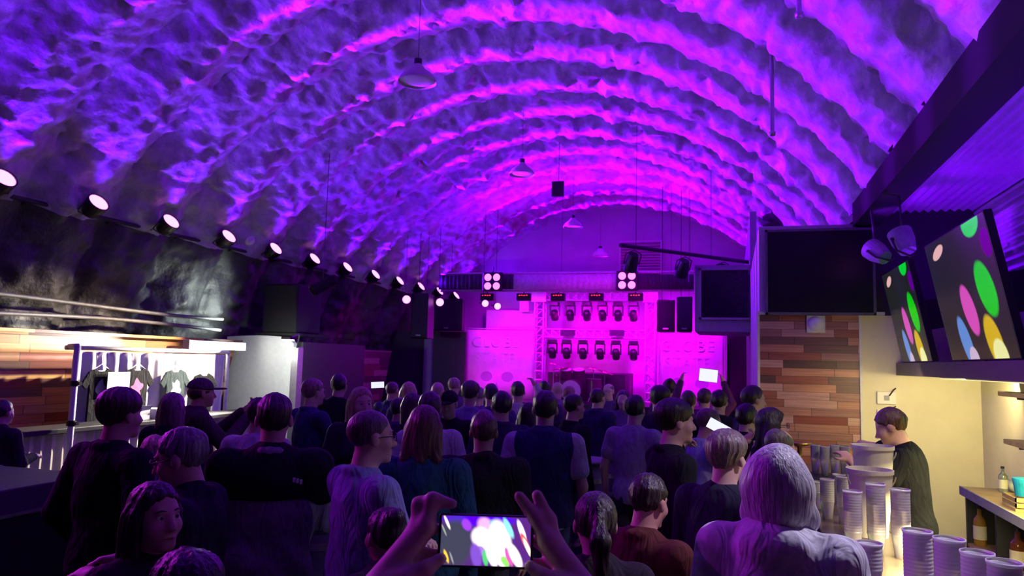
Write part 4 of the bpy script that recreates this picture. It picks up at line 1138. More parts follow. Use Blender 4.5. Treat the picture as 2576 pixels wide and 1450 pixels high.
# ---- cocktail barrels among the crowd
def barrel(label, px, py, z, depth=None, top=(.25, .2, .28)):
    p = atd(px, py, (z-CAM_H)/ray(px, py).z) if depth is None else atd(px, py, depth)
    t = thing('barrel_table', label, 'table', (p.x, p.y, 0), 0, 'barrel tables in the crowd')
    zz = z
    MB().lathe([(0, 0), (.17, 0), (.20, .25), (.21, zz*.45), (.20, zz*.75), (.17, zz-.03), (0, zz-.03)], seg=28).build('barrel', mat('painted_barrel', (.10, .08, .14), rough=.5), t, smooth=True)
    for q, r in ((.18, .197), (.36, .213), (.62, .213), (.80, .200)): MB().lathe([(r-.01, zz*q-.02), (r, zz*q-.02), (r, zz*q+.02), (r-.01, zz*q+.02)], seg=28).build('hoop', M_STEEL, t)
    MB().lathe([(0, zz-.03), (.22, zz-.03), (.23, zz-.015), (.22, zz), (0, zz)], seg=36).build('table_top', mat('table_top', (.42, .36, .45), rough=.3, var=.1), t)
    return t, Vector((p.x, p.y, zz))
BARRELS = []
TB1, P1 = barrel('barrel table lit violet between the vest wearer and the jeans', 1474, 1154, 1.0)
TB2, P2 = barrel('barrel table lit violet behind the white shirt', 1566, 1146, 1.0)
TB3, P3 = barrel('barrel table with papers between the jacket and the lavender shirt', 815, 1275, 1.02)
TB4, P4 = barrel('barrel table holding the red basket near the merchandise', 583, 1150, 1.02)
t = thing('paper_flyer', 'white flyer lying on the barrel table beside the lavender shirt', 'paper', P3+Vector((-.05, .02, .001)), .4)
MB().box((-.09, -.12, 0), (.09, .12, .004)).build('sheet', mat('paper', (.8, .8, .8)), t)
t = thing('snack_basket', 'red basket on the barrel table near the merchandise', 'basket', P4+Vector((0, 0, .001)))
MB().lathe([(0, 0), (.09, 0), (.13, .10), (.135, .10), (.095, -.0), (.088, .006), (.125, .095), (.08, .008), (0, .008)], seg=24).build('bowl', mat('red_plastic', (.55, .04, .03), rough=.4), t, smooth=True)
m = MB()
for k in range(8):
    a0 = k*.785; m.tube([(.05*math.cos(a0), .05*math.sin(a0), .03), (.09*math.cos(a0), .09*math.sin(a0), .13+.02*(k % 3))], .004, 5)
m.build('straws', mat('white_card', (.72, .72, .74)), t)
# ---- bar counter
BX0, BX1, BZ = .46, .84, 1.06
t = thing('bar_counter', 'long bar counter that carries the stacks of clear cups', 'bar', (0, 0, 0))
MB().box((BX0, 1.2, BZ-.05), (BX1, 7.6, BZ)).build('worktop', mat('bar_top', (.10, .07, .05), rough=.25, var=.3, scale=6), t, bevel=.008)
MB().box((BX0+.08, 1.3, 0), (BX1-.06, 7.5, BZ-.05)).build('front_panel', M_DARK, t)
MB().tube([(BX0+.02, 1.3, .22), (BX0+.02, 7.5, .22)], .022, 10).build('foot_rail', M_STEEL, t)
M_CUP = mat('translucent_plastic', (.78, .74, .82), rough=.22, var=.06, spec=.6, trans=.6)
M_CUPW = mat('frosted_plastic', (.80, .78, .80), rough=.35, var=.05, spec=.6, trans=.35)
def cup_stack(label, px, py_top, py_bot, depth, r, m=M_CUP, tier=0.0):
    b = atd(px, py_bot, depth); zt = atd(px, py_top, depth).z; zb = BZ+tier+.001
    n = max(int((zt-zb-.11)/.0125), 2)
    t = thing('cup_stack', label, 'cups', (b.x, b.y, zb), 0, 'stacks of clear cups on the bar')
    h = zt-zb; prof = [(r*.70, 0.0)]
    step = (h-.11)/n
    prof += [(r*.70+(r*.30)*.85, .095)]
    for k in range(n+1):
        z = .10+step*k; prof += [(r*.992, z-.002), (r*1.012, z+.001), (r*1.012, z+.005), (r*.99, z+.0075)]
    prof += [(r*.92, prof[-1][1]-.002), (r*.68, prof[-1][1]-.09), (0, prof[-1][1]-.09)]
    o = MB().lathe([(0, .0)]+prof, seg=26).build('cups', m, t, smooth=True)
    MB().lathe([(r*1.0, h-.004), (r*1.07, h-.002), (r*1.07, h+.006), (r*1.0, h+.006)], seg=26).build('rim', m, t, smooth=True)
    return t
m = thing('cup_shelf', 'black tiered cup rack at the far end of the bar', 'rack', (0, 0, 0))
rk = atd(2090, 1200, 5.5)
MB().box((.49, rk.y-.18, BZ+.075), (.83, rk.y+.22, BZ+.10)).build('shelf', M_BLK, m, bevel=.004)
for x in (.51, .80):
    for y in (rk.y-.16, rk.y+.19): MB().box((x, y, BZ), (x+.02, y+.02, BZ+.075)).build('leg', M_BLK, m)
tr = .101
for i, (px, d) in enumerate(((2052, 5.62), (2076, 5.5), (2101, 5.5), (2126, 5.5))):
    cup_stack('tall clear cup stack on the black cup rack, %s from the grey hair' % ORD[i], px, 1122+4*(i % 2), 1200, d, .034, tier=tr)
for i, (px, d) in enumerate(((2058, 4.75), (2082, 4.45), (2124, 4.3), (2112, 4.9))):
    cup_stack(('clear cup stack in front of the black rack, nearest the grey hair', 'clear cup stack in front of the rack, second from the grey hair', 'violet tinted cup stack between the rack and the tall stacks', 'clear cup stack next to the white bucket')[i], px, 1215-6*i, 1300, d, .04)
for i, (px, pt, d) in enumerate(((2147, 1240, 3.62), (2206, 1222, 3.6), (2268, 1236, 3.55))):
    cup_stack(('tall gleaming cup stack, the one nearest the grey hair', 'tall gleaming cup stack, middle one in front of the bartender', 'tall gleaming cup stack, the one touching the bartender\'s apron side')[i], px, pt, 1385, d, .043)
for i, (px, pt, d) in enumerate(((2190, 1372, 2.95), (2312, 1342, 2.62), (2392, 1362, 2.5), (2462, 1396, 2.36), (2530, 1420, 2.25))):
    cup_stack(('short clear cup stack in front of the tall gleaming stacks', 'thick white cup stack, first of the near row below the bartender', 'thick white cup stack, second of the near row', 'thick white cup stack, third of the near row', 'thick white cup stack in the corner of the bar')[i], px, pt, 1500, d, .047, M_CUPW)
for k, (px, pt, pb, d, lab) in enumerate(((2197, 1122, 1222, 4.45, 'large white bucket in front of the bartender, the upper one'), (2190, 1182, 1290, 4.02, 'white tub below the bartender\'s forearm'))):
    p = atd(px, pb, d); zt = atd(px, pt, d).z
    t = thing('bucket', lab, 'bucket', (p.x, p.y, BZ+.001)); h = zt-BZ
    MB().lathe([(0, 0), (.085, 0), (.115, h), (.12, h), (.12, h-.02), (.112, h-.025), (.08, .01), (0, .01)], seg=56).build('pail', mat('white_plastic', (.78, .74, .62), rough=.4, var=.03), t, smooth=False)
    MB().tube([(.118*math.cos(a), .118*math.sin(a)*.4-.06, h-.03-.10*math.sin(a)) for a in np.linspace(0, PI, 14)], .004, 6).build('handle', M_STEEL, t)
# brass table lamp glow near the planks
p = atd(2012, 1142, 6.4)
t = thing('brass_dish', 'small brass dish gleaming on the far end of the bar', 'dish', (p.x, p.y, BZ+.001))
MB().lathe([(0, 0), (.04, 0), (.05, .02), (.02, .04), (.02, .22), (.09, .24), (.10, .26), (.0, .25)], seg=24).build('stand', mat('brass', (.85, .55, .18), rough=.25, metal=.95, var=.08), t, smooth=True)
# ---- back counter and wall shelves
t = thing('back_counter', 'back counter with a wooden top and dark open shelves', 'counter', (0, 0, 0))
M_OAK = mat('varnished_oak', (.50, .34, .14), rough=.3, var=.25, scale=5)
MB().box((1.98, 2.2, .86), (2.79, 7.75, .93)).build('worktop', M_OAK, t, bevel=.006)
MB().box((1.97, 2.2, .855), (1.985, 7.76, .93)).build('front_edge', M_GREYB, t)
MB().box((2.72, 2.2, 0), (2.79, 7.7, .86)).box((2.0, 2.2, 0), (2.79, 7.7, .05)).build('carcass', M_DARK, t)
for y in (2.25, 3.4, 4.6, 5.8, 6.9, 7.68): MB().box((2.0, y-.02, .05), (2.72, y+.02, .86)).build('divider', M_DARK, t)
MB().box((2.0, 2.25, .42), (2.72, 7.68, .45)).build('shelf', M_OAK, t)
for k, (z, y1, lab) in enumerate(((1.29, 8.25, 'lower wall shelf behind the bar lit green'), (1.74, 8.35, 'upper wall shelf behind the bar'))):
    t = thing('wall_shelf', lab, 'shelf', (0, 0, 0))
    MB().box((2.48, 3.0, z), (2.79, y1, z+.045)).build('board', M_OAK, t, bevel=.004)
    for y in (4.2, 5.6, 6.8, 7.9): MB().tube([(2.74, y, z-.36), (2.74, y, z+.40)], .010, 8).box((2.5, y-.012, z-.02), (2.79, y+.012, z)).build('bracket', M_BLK, t)
def bottle(label, loc, col, h=.28, r=.036, trans=.5, name='bottle'):
    t = thing(name, label, 'bottle', loc)
    MB().lathe([(0, 0), (r, 0), (r*1.02, .01), (r*1.02, h*.58), (r*.9, h*.66), (r*.38, h*.76), (r*.34, h*.93), (0, h*.93)], seg=20).build('glass', mat('glass_'+label[:8].replace(' ', '_'), col, rough=.12, var=.05, trans=trans), t, smooth=True)
    MB().lathe([(r*.36, h*.92), (r*.42, h*.92), (r*.42, h), (0, h)], seg=14).build('cap', M_BLK, t)
    MB().lathe([(r*1.03, h*.15), (r*1.045, h*.16), (r*1.045, h*.48), (r*1.03, h*.49)], seg=20).build('label_band', M_CREAM, t)
    return t
def onY(px, X, z):
    d = ray(px, 1000); return (X, X/d.x*d.y, z)
bottle('yellow bottle on the open shelf under the back counter', onY(2453, 2.08, .451), (.55, .32, .03), .34, .05)
bottle('brown bottle under the back counter', onY(2546, 2.09, .451), (.20, .06, .02), .33, .055)
bottle('milky white bottle under the back counter, the shorter one', onY(2488, 2.08, .051), (.7, .6, .55), .30, .05, .1)
bottle('milky white jug under the back counter, the larger one', onY(2540, 2.1, .051), (.72, .58, .55), .36, .065, .1)
bottle('clear bottle at the end of the wooden back counter', onY(2515, 2.25, .931), (.7, .8, .6), .22, .035, .8)
t = thing('towel', 'rolled pale towel on the wooden back counter', 'towel', onY(2538, 2.35, .931))
MB().tube([(0, -.14, .045), (.0, .0, .047), (.01, .14, .045)], [.04, .046, .04], 14).build('roll', mat('towel_cloth', (.65, .7, .5), rough=.9, bump=.5), t, smooth=True)
t = thing('blue_tub', 'small bright blue tub on the back counter at the picture edge', 'tub', onY(2572, 2.14, 1.032))
MB().lathe([(0, 0), (.075, 0), (.085, .11), (.088, .11), (.088, .10), (.07, .01), (0, .01)], seg=24).build('pot', mat('blue_plastic', (.02, .35, .55), rough=.35), t, smooth=False)
MB().lathe([(0, .11), (.09, .11), (.09, .13), (0, .135)], seg=24).build('lid', mat('blue_plastic', (.02, .35, .55)), t)
t = thing('crate', 'dark slatted crate under the blue tub', 'crate', onY(2572, 2.14, .931))
MB().box((-.12, -.14, 0), (.12, .14, .02)).build('base', M_OAK, t)
for z in (.03, .07): MB().box((-.12, -.14, z), (.12, -.13, z+.03)).box((-.12, .13, z), (.12, .14, z+.03)).box((-.12, -.14, z), (-.11, .14, z+.03)).box((.11, -.14, z), (.12, .14, z+.03)).build('slat', M_OAK, t)
for k, py in enumerate((1002, 1047)):
    p = at(2230, py, 9.98)
    t = thing('wall_socket', ('upper wall socket on the pale end wall', 'lower wall socket on the pale end wall')[k], 'socket', p)
    MB().box((-.105, -.012, -.075), (.105, .018, .075)).build('plate', mat('white_plastic_b', (.75, .72, .66), rough=.4, var=.03), t, bevel=.006)
    MB().box((-.03, -.016, -.03), (.03, -.011, .03)).build('outlet', M_GREYB, t)
    MB().tube([(.03, -.02, .03), (.07, -.05, .10), (.10, -.02, .12)], .008, 6).build('plug_lead', M_DARK, t, smooth=True)
# under-ledge strip light
t = thing('strip_light', 'slim warm strip light under the dark ledge', 'lamp', (0, 0, 0))
MB().box((2.30, 3.0, 1.885), (2.35, 9.7, 1.905)).build('mounting_housing', M_ALU, t)
MB().box((2.305, 3.0, 1.88), (2.345, 9.7, 1.885)).build('diffuser', emit('warm_strip', (1, .85, .45), 1.5), t)
t = thing('shelf_light', 'green strip light above the lower wall shelf', 'lamp', (0, 0, 0))
MB().box((2.52, 3.2, 1.715), (2.55, 7.2, 1.735)).build('mounting_housing', M_ALU, t)
MB().box((2.523, 3.2, 1.711), (2.547, 7.2, 1.715)).build('diffuser', emit('green_strip', (.15, 1, .1), 3), t)
# merchandise lamp bar
t = thing('flood_light', 'glaring white flood lamp at the end of the plank wall', 'lamp', (-8.2, 10.75, 2.06))
MB().box((-.18, -.95, -.05), (-.05, .5, .10)).build('mounting_housing', M_GREYB, t, bevel=.01)
MB().box((-.05, -.9, -.035), (-.04, .45, .085)).build('diffuser', emit('flood_white', (1, .98, .92), 20), t)
# ================================================================== PEOPLE
def phi(px): return 16.7+math.degrees(math.atan((W_PX/2-px)/F_PX))
PLACED = [(P1.x, P1.y), (P2.x, P2.y), (P3.x, P3.y), (P4.x, P4.y)]
def P(label, px, py, depth, rel=None, **k):
    gap = k.pop('gap', .54); best = None
    for dd in (0, .1, -.1, .2, -.2, .3, -.3, .4, -.4, .5, -.5, .65, .8, .95, 1.1, 1.3, 1.5):
        if depth+dd < .7*depth: continue
        q = atd(px, py, depth+dd)
        m = min(math.hypot(q.x-a, q.y-b) for a, b in PLACED)
        if best is None or m > best[0]: best = (m, dd)
        if m > gap: best = (m, dd); break
    depth += best[1]
    p = atd(px, py, depth); PLACED.append((p.x, p.y))
    if rel is None: face = math.degrees(math.atan2(-(-3.4-p.x), 19-p.y)) + k.pop('turn', 0)
    else: face = phi(px)+rel
    return person(label, px, py, depth, face, **k)
M_PHONE = mat('phone_black', (.01, .01, .012), rough=.3)
M_PSCR = emit('phone_screen_white', (.86, .9, 1.0), 1.0)
def phone(label, px, py, depth, w=.15, h=.075, tilt=0.0, back=0.0):
    c = atd(px, py, depth); u = rgt2*math.cos(tilt)+upv2*math.sin(tilt); d = (EYE-c).normalized()
    u = (u-d*u.dot(d)).normalized(); v = d.cross(u)
    M = Matrix(((u.x, v.x, d.x, c.x), (u.y, v.y, d.y, c.y), (u.z, v.z, d.z, c.z), (0, 0, 0, 1)))
    t = thing('phone', label, 'phone'); t.matrix_world = M
    MB().box((-w/2, -h/2, -.008), (w/2, h/2, 0)).build('case', M_PHONE, t, bevel=.003)
    MB().box((-w/2+.004, -h/2+.004, 0), (w/2-.004, h/2-.004, .0012)).build('display', M_PSCR, t)
    return t
# ---------------- nearest ring
P('person in a big black jacket standing nearest the white pipe stand, dark hair', 297, 984, 3.65, -55, top='jacket', tc=BK, w=1.12, hc=(.05, .03, .025), hair='messy', al='pocket', ar='pocket')
P('person with long straight pale hair seen from behind beside the bespectacled person', 390, 1100, 4.05, 5, sex='f', hair='long', hc=(.42, .30, .24), top='sweater', tc=(.10, .06, .14), al='front', ar='front')
P('person with grey hair and glasses looking down towards the pipe stand', 492, 1078, 2.98, 72, hair='short', hc=(.16, .15, .16), skin=SK2, top='jacket', tc=(.015, .014, .022), hp=-14, glasses=True, eyes=True, w=1.15, al='front', ar='front')
P('long dark haired person looking back towards the camera in the near corner', 392, 1222, 2.4, 212, sex='f', hair='long', hc=(.025, .015, .02), top='sweater', tc=(.03, .01, .025), hp=5, eyes=True, al='fold', ar='front')
P('dark curly head and violet shoulders in the bottom corner nearest the camera', 470, 1404, 1.72, 20, sex='f', hair='messy', hc=(.02, .014, .02), top='sweater', tc=(.10, .07, .18), al='front', ar='front')
P('person in grey and black fleece jacket with a small white shoulder mark', 692, 996, 3.62, -6, hair='short', hc=(.03, .02, .018), top='jacket', tc=(.22, .20, .26), extra=('yoke', 'logo'), w=1.18, al='front', ar='front', pants=JN)
P('person in a lavender shirt with glasses, arms folded, face in profile', 925, 1036, 3.42, -62, hair='buzz', hc=(.10, .07, .07), skin=SK2, top='shirt', tc=(.24, .24, .46), pants=(.012, .012, .014), glasses=True, eyes=True, w=1.12, belly=.05, al='fold', ar='fold', hy=-12)
P('person in a white shirt half hidden behind the fleece jacket', 652, 1006, 5.1, -30, hair='short', hc=(.03, .02, .02), top='tee', tc=(.60, .55, .64), w=1.1)
P('person with brown hair and black jacket seen from behind in the middle of the crowd', 1218, 1040, 4.3, -4, hair='short', hc=(.09, .055, .04), skin=SK3, top='jacket', tc=(.012, .012, .014), w=1.22)
P('person in a navy vest over a white shirt, jeans, seen from behind', 1372, 988, 5.0, -2, hair='short', hc=(.03, .02, .02), top='vest', tc=(.025, .03, .085), extra=((0, 0, 0), (.50, .46, .56)), pants=(.07, .09, .20), w=1.12)
P('person with long brown hair and teal sweater seen from behind', 1068, 1026, 4.25, -10, sex='f', hair='bob', hc=(.09, .035, .03), top='sweater', tc=(.012, .05, .085), w=1.15)
P('person in black with an arm raised across, profile towards the bar', 1690, 1010, 4.2, -70, hair='messy', hc=(.02, .014, .014), top='shirt', tc=(.012, .011, .014), skin=SK2, w=1.2, belly=.04, al='out', ar='down')
P('person in a pale violet polo with glasses looking at a lit phone', 1772, 1028, 5.6, -62, hair='buzz', hc=(.12, .06, .05), skin=(.6, .32, .22), top='polo', tc=(.36, .33, .56), glasses=True, al='phone', ar='phone', hp=-8)
P('person with short tousled grey-brown hair and navy top near the grey hair', 1822, 1090, 3.35, -28, hair='messy', hc=(.16, .11, .10), skin=SK2, top='sweater', tc=(.02, .02, .035), w=1.0, al='front', ar='front')
P('person with fluffy grey hair and pale grey top at the bar front', 1955, 1128, 2.36, -8, sex='f', hair='fluffy', hc=(.48, .47, .47), skin=SK2, top='hoodie', tc=(.60, .60, .62), fold=1.5, w=1.12, al='front', ar='front')
P('stooping balding person lit violet between the grey hair and the planks', 1898, 1070, 4.05, -50, hair='balding', hc=(.10, .08, .08), skin=SK2, top='tee', tc=(.14, .12, .24), lean=.25, hp=-10)
P('person with dark hair and glasses in profile in front of the planks', 1935, 1030, 5.25, -72, sex='f', hair='bob', hc=(.02, .015, .015), top='shirt', tc=BK, glasses=True)
P('person with a long ponytail fading to blond at the bottom edge', 1500, 1248, 2.55, 8, sex='f', hair='ponytail', hc=(.035, .022, .018), top='sweater', tc=(.03, .02, .03), al='front', ar='front')
P('person in a maroon top with a reddish neck, head bowed to the side', 1618, 1198, 3.1, -35, hair='short', hc=(.03, .015, .015), skin=(.55, .26, .22), top='shirt', tc=(.10, .025, .022), hp=-12, w=1.1, al='front', ar='front')
P('dark haired person low behind the pair of hands', 978, 1286, 2.7, 30, sex='f', hair='bun', hc=(.045, .028, .04), top='sweater', tc=(.03, .02, .04), al='front', ar='front')
# ---------------- merchandise corner
P('person in a dark cap with both arms up by the bright curtain', 503, 954, 6.3, -78, hair='cap', hc=(.05, .03, .02), skin=(.62, .36, .22), top='hoodie', tc=(.05, .045, .04), extra=((.09, .06, .07),), al='phone', ar='phone', w=1.1)
P('long haired person in dark clothes next to the one with raised arms', 434, 992, 5.5, -35, sex='f', hair='long', hc=(.16, .10, .10), top='jacket', tc=BK, al='front', ar='front')
P('person in dark clothes at the picture edge holding something near the flight case', 5, 1010, 6.4, -50, hair='short', hc=(.03, .02, .02), top='jacket', tc=(.03, .028, .035), al='front', ar='front', w=1.1)
# ---------------- middle ring, by the white partition
P('person in a dark suit with a pale blue collar beside the white partition', 785, 956, 6.7, -58, hair='short', hc=(.20, .13, .09), skin=SK2, top='shirt', tc=(.03, .04, .10), w=1.1, al='drink', ar='drink')
P('dark silhouette in front of the pink lit planks', 853, 944, 8.0, -20, hair='short', hc=(.02, .012, .02), top='jacket', tc=BK, w=1.05)
P('smiling person with blond streaks facing the camera', 908, 978, 5.6, 200, sex='f', hair='long', hc=(.36, .24, .14), skin=SK2, top='jacket', tc=(.02, .018, .03), eyes=True)
P('person lit pink under the red planks with something pale raised', 986, 962, 9.3, -30, hair='buzz', hc=(.10, .05, .06), top='shirt', tc=(.05, .04, .12), al='phone', ar='phone')
P('person with sandy hair before the dark wing panel', 1028, 964, 8.2, -15, sex='f', hair='bob', hc=(.40, .26, .16), top='shirt', tc=(.08, .06, .12))
P('person with a dark cap and brown hair in front of the sandy hair', 1038, 992, 5.9, 15, sex='f', hair='long', hc=(.05, .025, .03), top='jacket', tc=(.015, .012, .02))
P('bald head glowing pink, the nearer of two by the skull banner edge', 1101, 962, 8.6, -10, hair='bald', skin=(.65, .42, .36), top='shirt', tc=(.12, .08, .18))
P('pink lit person with thin hair, the farther of two by the banner edge', 1142, 950, 9.9, -25, hair='balding', hc=(.3, .2, .2), skin=(.65, .42, .36), top='tee', tc=(.2, .12, .25))
P('person in a black cap and black shirt facing the camera', 1132, 984, 6.3, 165, hair='cap', hc=(.02, .014, .014), top='tee', tc=(.014, .013, .016), hp=-8, w=1.1, extra=((.012, .012, .014),))
P('person in a white shirt beside the black cap', 1083, 990, 5.35, 10, hair='short', hc=(.06, .03, .04), top='tee', tc=(.62, .56, .66), w=1.0)
P('person with dark wavy hair and lilac shirt near the banner', 1182, 962, 7.4, -12, hair='messy', hc=(.07, .04, .05), top='shirt', tc=(.24, .20, .40))
P('broad person in violet seen from behind in front of the skull banner', 1236, 968, 7.0, 0, hair='short', hc=(.05, .025, .06), top='shirt', tc=(.07, .045, .15), w=1.2)
P('dark haired person in front of the broad violet back', 1264, 988, 5.9, 10, hair='short', hc=(.02, .012, .02), top='jacket', tc=(.03, .024, .06))
P('dark haired person with a pale sleeved arm bent up towards the stage', 1303, 962, 8.0, -5, hair='short', hc=(.02, .012, .02), top='shirt', tc=(.62, .52, .62), ar='bent_up')
P('person with dark hair peeping out beside the vest wearer', 1330, 1016, 5.75, -35, sex='f', hair='bob', hc=(.02, .012, .016), top='shirt', tc=(.05, .03, .08))
P('person with hair tied up on top before the drum kit', 1369, 962, 8.8, 0, sex='f', hair='bun', hc=(.03, .015, .03), top='shirt', tc=(.05, .03, .10))
P('bald head glowing magenta in front of the drum kit', 1402, 962, 10.2, -20, hair='bald', skin=(.7, .45, .4), top='shirt', tc=(.25, .12, .25))
P('short haired person glowing pink just before the drums', 1432, 972, 9.0, -15, hair='buzz', hc=(.3, .15, .12), skin=(.7, .42, .36), top='tee', tc=(.2, .06, .12))
P('dark haired person in a black shirt, profile towards the bar', 1441, 994, 6.4, -55, hair='short', hc=(.02, .012, .014), top='shirt', tc=(.012, .011, .014), w=1.15)
P('person in navy with jeans beside the violet barrel table', 1502, 980, 7.2, -35, hair='short', hc=(.05, .03, .03), skin=SK2, top='jacket', tc=(.03, .025, .07), pants=(.06, .08, .22), w=1.1)
P('person with glasses glowing magenta under the drum cymbals', 1532, 966, 10.6, 160, hair='balding', hc=(.2, .12, .12), skin=(.7, .45, .4), top='tee', tc=(.1, .05, .15), glasses=True)
P('round faced person glowing magenta facing the camera', 1568, 984, 8.6, 175, sex='f', hair='bob', hc=(.08, .03, .08), skin=(.7, .45, .4), top='shirt', tc=(.14, .08, .22))
P('dark haired person in a dusky lilac t-shirt beside the second barrel table', 1596, 998, 6.1, -20, hair='short', hc=(.02, .012, .014), top='tee', tc=(.34, .28, .40))
P('tall dark haired person left of the raised tablet', 1658, 974, 6.9, -10, hair='messy', hc=(.02, .012, .016), top='jacket', tc=(.03, .018, .04), w=1.1)
P('person with dark hair raised high before the second skull banner', 1684, 956, 9.2, 5, sex='f', hair='bun', hc=(.03, .012, .03), top='shirt', tc=(.12, .04, .14))
P('person with a dark head below the second skull banner', 1732, 986, 7.9, 0, hair='short', hc=(.04, .015, .03), top='shirt', tc=(.09, .03, .09))
P('person holding up a lit tablet in front of the second banner', 1772, 980, 8.6, 8, hair='short', hc=(.05, .02, .03), top='shirt', tc=(.10, .02, .08), al='high', ar='high')
P('person in dark clothes at the end of the second banner', 1808, 984, 7.4, -5, hair='short', hc=(.02, .012, .016), top='jacket', tc=BK)
P('person in profile with warm lit forehead next to the planks', 1890, 974, 7.0, -62, hair='short', hc=(.03, .02, .02), skin=SK2, top='shirt', tc=(.04, .02, .06))
P('dark haired person in front of the warm lit forehead', 1876, 1020, 5.8, -30, hair='short', hc=(.015, .01, .012), top='jacket', tc=BK, w=1.1)
P('person with a pink glow at the far edge of the first banner', 1206, 975, 9.2, 0, hair='buzz', hc=(.25, .15, .2), skin=(.65, .42, .36), top='tee', tc=(.16, .08, .2))
P('dim person between the teal sweater and the lavender shirt', 1003, 1004, 7.0, -40, hair='short', hc=(.03, .02, .03), top='shirt', tc=(.04, .035, .11))
# ---------------- bartender
P('bartender in a black t-shirt bending over a white bucket behind the bar', 2292, 1026, 5.0, 82, hair='short', hc=(.10, .05, .03), skin=(.62, .36, .27), top='tee', tc=(.009, .009, .012), pants=(.05, .08, .16), hp=-20, hy=6, w=1.15, lean=.10,
  al=((.29, .12, 1.18), (.14, .32, 1.36)), ar=((.30, .33, 1.44), (.13, .33, 1.33)))
# ---------------- phones held up
phone('bright phone screen raised under the pink lit planks', 950, 969, 8.9, .16, .08, .05)
phone('lit tablet held up in front of the second skull banner', 1782, 945, 8.45, .21, .15, -.12)
phone('white phone screen in the hands of the violet polo wearer', 1808, 1076, 4.7, .15, .075, -.5)
# ---------------- the pair of hands filming with a phone, just in front of the camera
C = atd(1222, 1362, 1.27)
wv = (EYE-C).normalized(); uv_ = (rgt2*math.cos(-.03)+upv2*math.sin(-.03)); uv_ = (uv_-wv*uv_.dot(wv)).normalized(); vv = wv.cross(uv_)
wv2 = wv
MP = Matrix(((uv_.x, vv.x, wv.x, C.x), (uv_.y, vv.y, wv.y, C.y), (uv_.z, vv.z, wv.z, C.z), (0, 0, 0, 1)))
t = thing('phone', 'phone filming the show, bright blurred picture between two hands', 'phone'); t.matrix_world = MP
MB().box((-.082, -.044, -.0085), (.082, .044, 0)).build('case', M_PHONE, t, bevel=.004)
PH = [(.42, .93, .40, .12, 0, (.10, .0, .9)), (.16, .45, .20, .5, 0, (.05, .05, .09)), (.28, .82, .05, .12, .2, (.35, .05, .9)), (.50, .78, .09, .20, .2, (1, .45, 1)), (.46, .55, .11, .22, .15, (1.6, 1.3, 1.6)),
      (.44, .30, .05, .10, 0, (.40, .20, .75)), (.40, .2, .06, .25, .1, (.22, .08, .6)), (.60, .82, .06, .12, .3, (.1, .4, .8)), (.66, .55, .11, .36, .12, (1.6, 1.5, 1.6)), (.75, .78, .035, .2, .25, (.3, .9, 1)), (.50, .16, .03, .16, .1, (.1, .6, .2)),
      (.57, .2, .05, .22, .2, (1.5, 1.2, 1.3)), (.66, .16, .05, .18, .25, (1.5, 1.5, 1.3)), (.72, .10, .04, .11, .3, (.3, .9, .15)), (.76, .2, .03, .2, .2, (.8, .1, .5)), (.83, .22, .055, .24, .25, (1.6, 1.4, 1.3)),
      (.90, .72, .03, .22, .2, (1.5, 1.3, 1.5)), (.94, .5, .03, .2, .25, (.9, .1, .1)), (.97, .38, .022, .2, .25, (1.5, 1.4, 1.0)), (.06, .86, .016, .14, .25, (1.1, 1, .95)), (.03, .70, .010, .12, .25, (.3, .35, .3)), (.07, .17, .018, .13, .2, (1.2, .65, .05)), (.13, .14, .010, .12, .2, (.3, .3, .35))]
me = bpy.data.meshes.new('display'); me.from_pydata([(-.077, -.040, .0008), (.077, -.040, .0008), (.077, .040, .0008), (-.077, .040, .0008)], [], [(0, 1, 2, 3)])
uvl = me.uv_layers.new(name='UVMap')
for li, c in enumerate(((0, 0), (1, 0), (1, 1), (0, 1))): uvl.data[li].uv = c
link('display', me, spots_screen('phone_picture', (.10, .02, .22), PH, 1.3, .28), t)
pfac = phi(1235); ploc = atd(1238, 1500, .80)
RZ = Matrix.Rotation(-math.radians(pfac), 3, 'Z')
def L3(u, v, w): return RZ @ (MP @ Vector((u, v, w)) - Vector((ploc.x, ploc.y, 0)))
def chain(*pts): return [(tuple(L3(*p[:3])), p[3]) for p in pts]
HANDS = []
for q in (1, -1):
    if q > 0:
        W_ = (.190, -.105, .0); kn = [(.106, .002, -.004), (.122, -.006, -.016), (.124, -.028, -.026), (.120, -.050, -.030)]
        tips = [[(.084, .040, -.006), (.056, .076, -.004)], [(.110, .038, -.018), (.088, .080, -.014)], [(.104, -.002, -.036), (.070, .006, -.022)], [(.100, -.040, -.036), (.072, -.030, -.020)]]
        th = [(.168, -.080, .012), (.126, -.068, .018), (.098, -.054, .0185), (.076, -.038, .0135)]
    else:
        W_ = (-.195, -.105, .0); kn = [(-.104, .020, -.006), (-.122, .012, -.018), (-.130, -.012, -.026), (-.126, -.038, -.030)]
        tips = [[(-.096, .066, -.008), (-.062, .060, -.012)], [(-.120, .058, -.022), (-.084, .064, -.024)], [(-.108, .020, -.040), (-.070, .016, -.022)], [(-.104, -.026, -.038), (-.072, -.022, -.020)]]
        th = [(-.172, -.080, .012), (-.128, -.064, .018), (-.100, -.048, .0185), (-.074, -.030, .0135)]
    for i, k in enumerate(kn): HANDS.append(chain((*W_, .027), (*k, (.0175, .0170, .0155, .0145)[i])))
    for k, tp, r_ in zip(kn, tips, (.0118, .0120, .0112, .0098)): HANDS.append(chain((*k, r_*1.15), (*tp[0], r_), (*tp[1], r_*.82)))
    HANDS.append(chain((*th[0], .026), (*th[1], .0185), (*th[2], .0128), (*th[3], .0100)))
sP = 1.60/1.75
def armpose(q):
    w = L3(.192*q, -.106, .0)/sP; return ((.30, .10, 1.22), (abs(w.x), w.y, w.z))
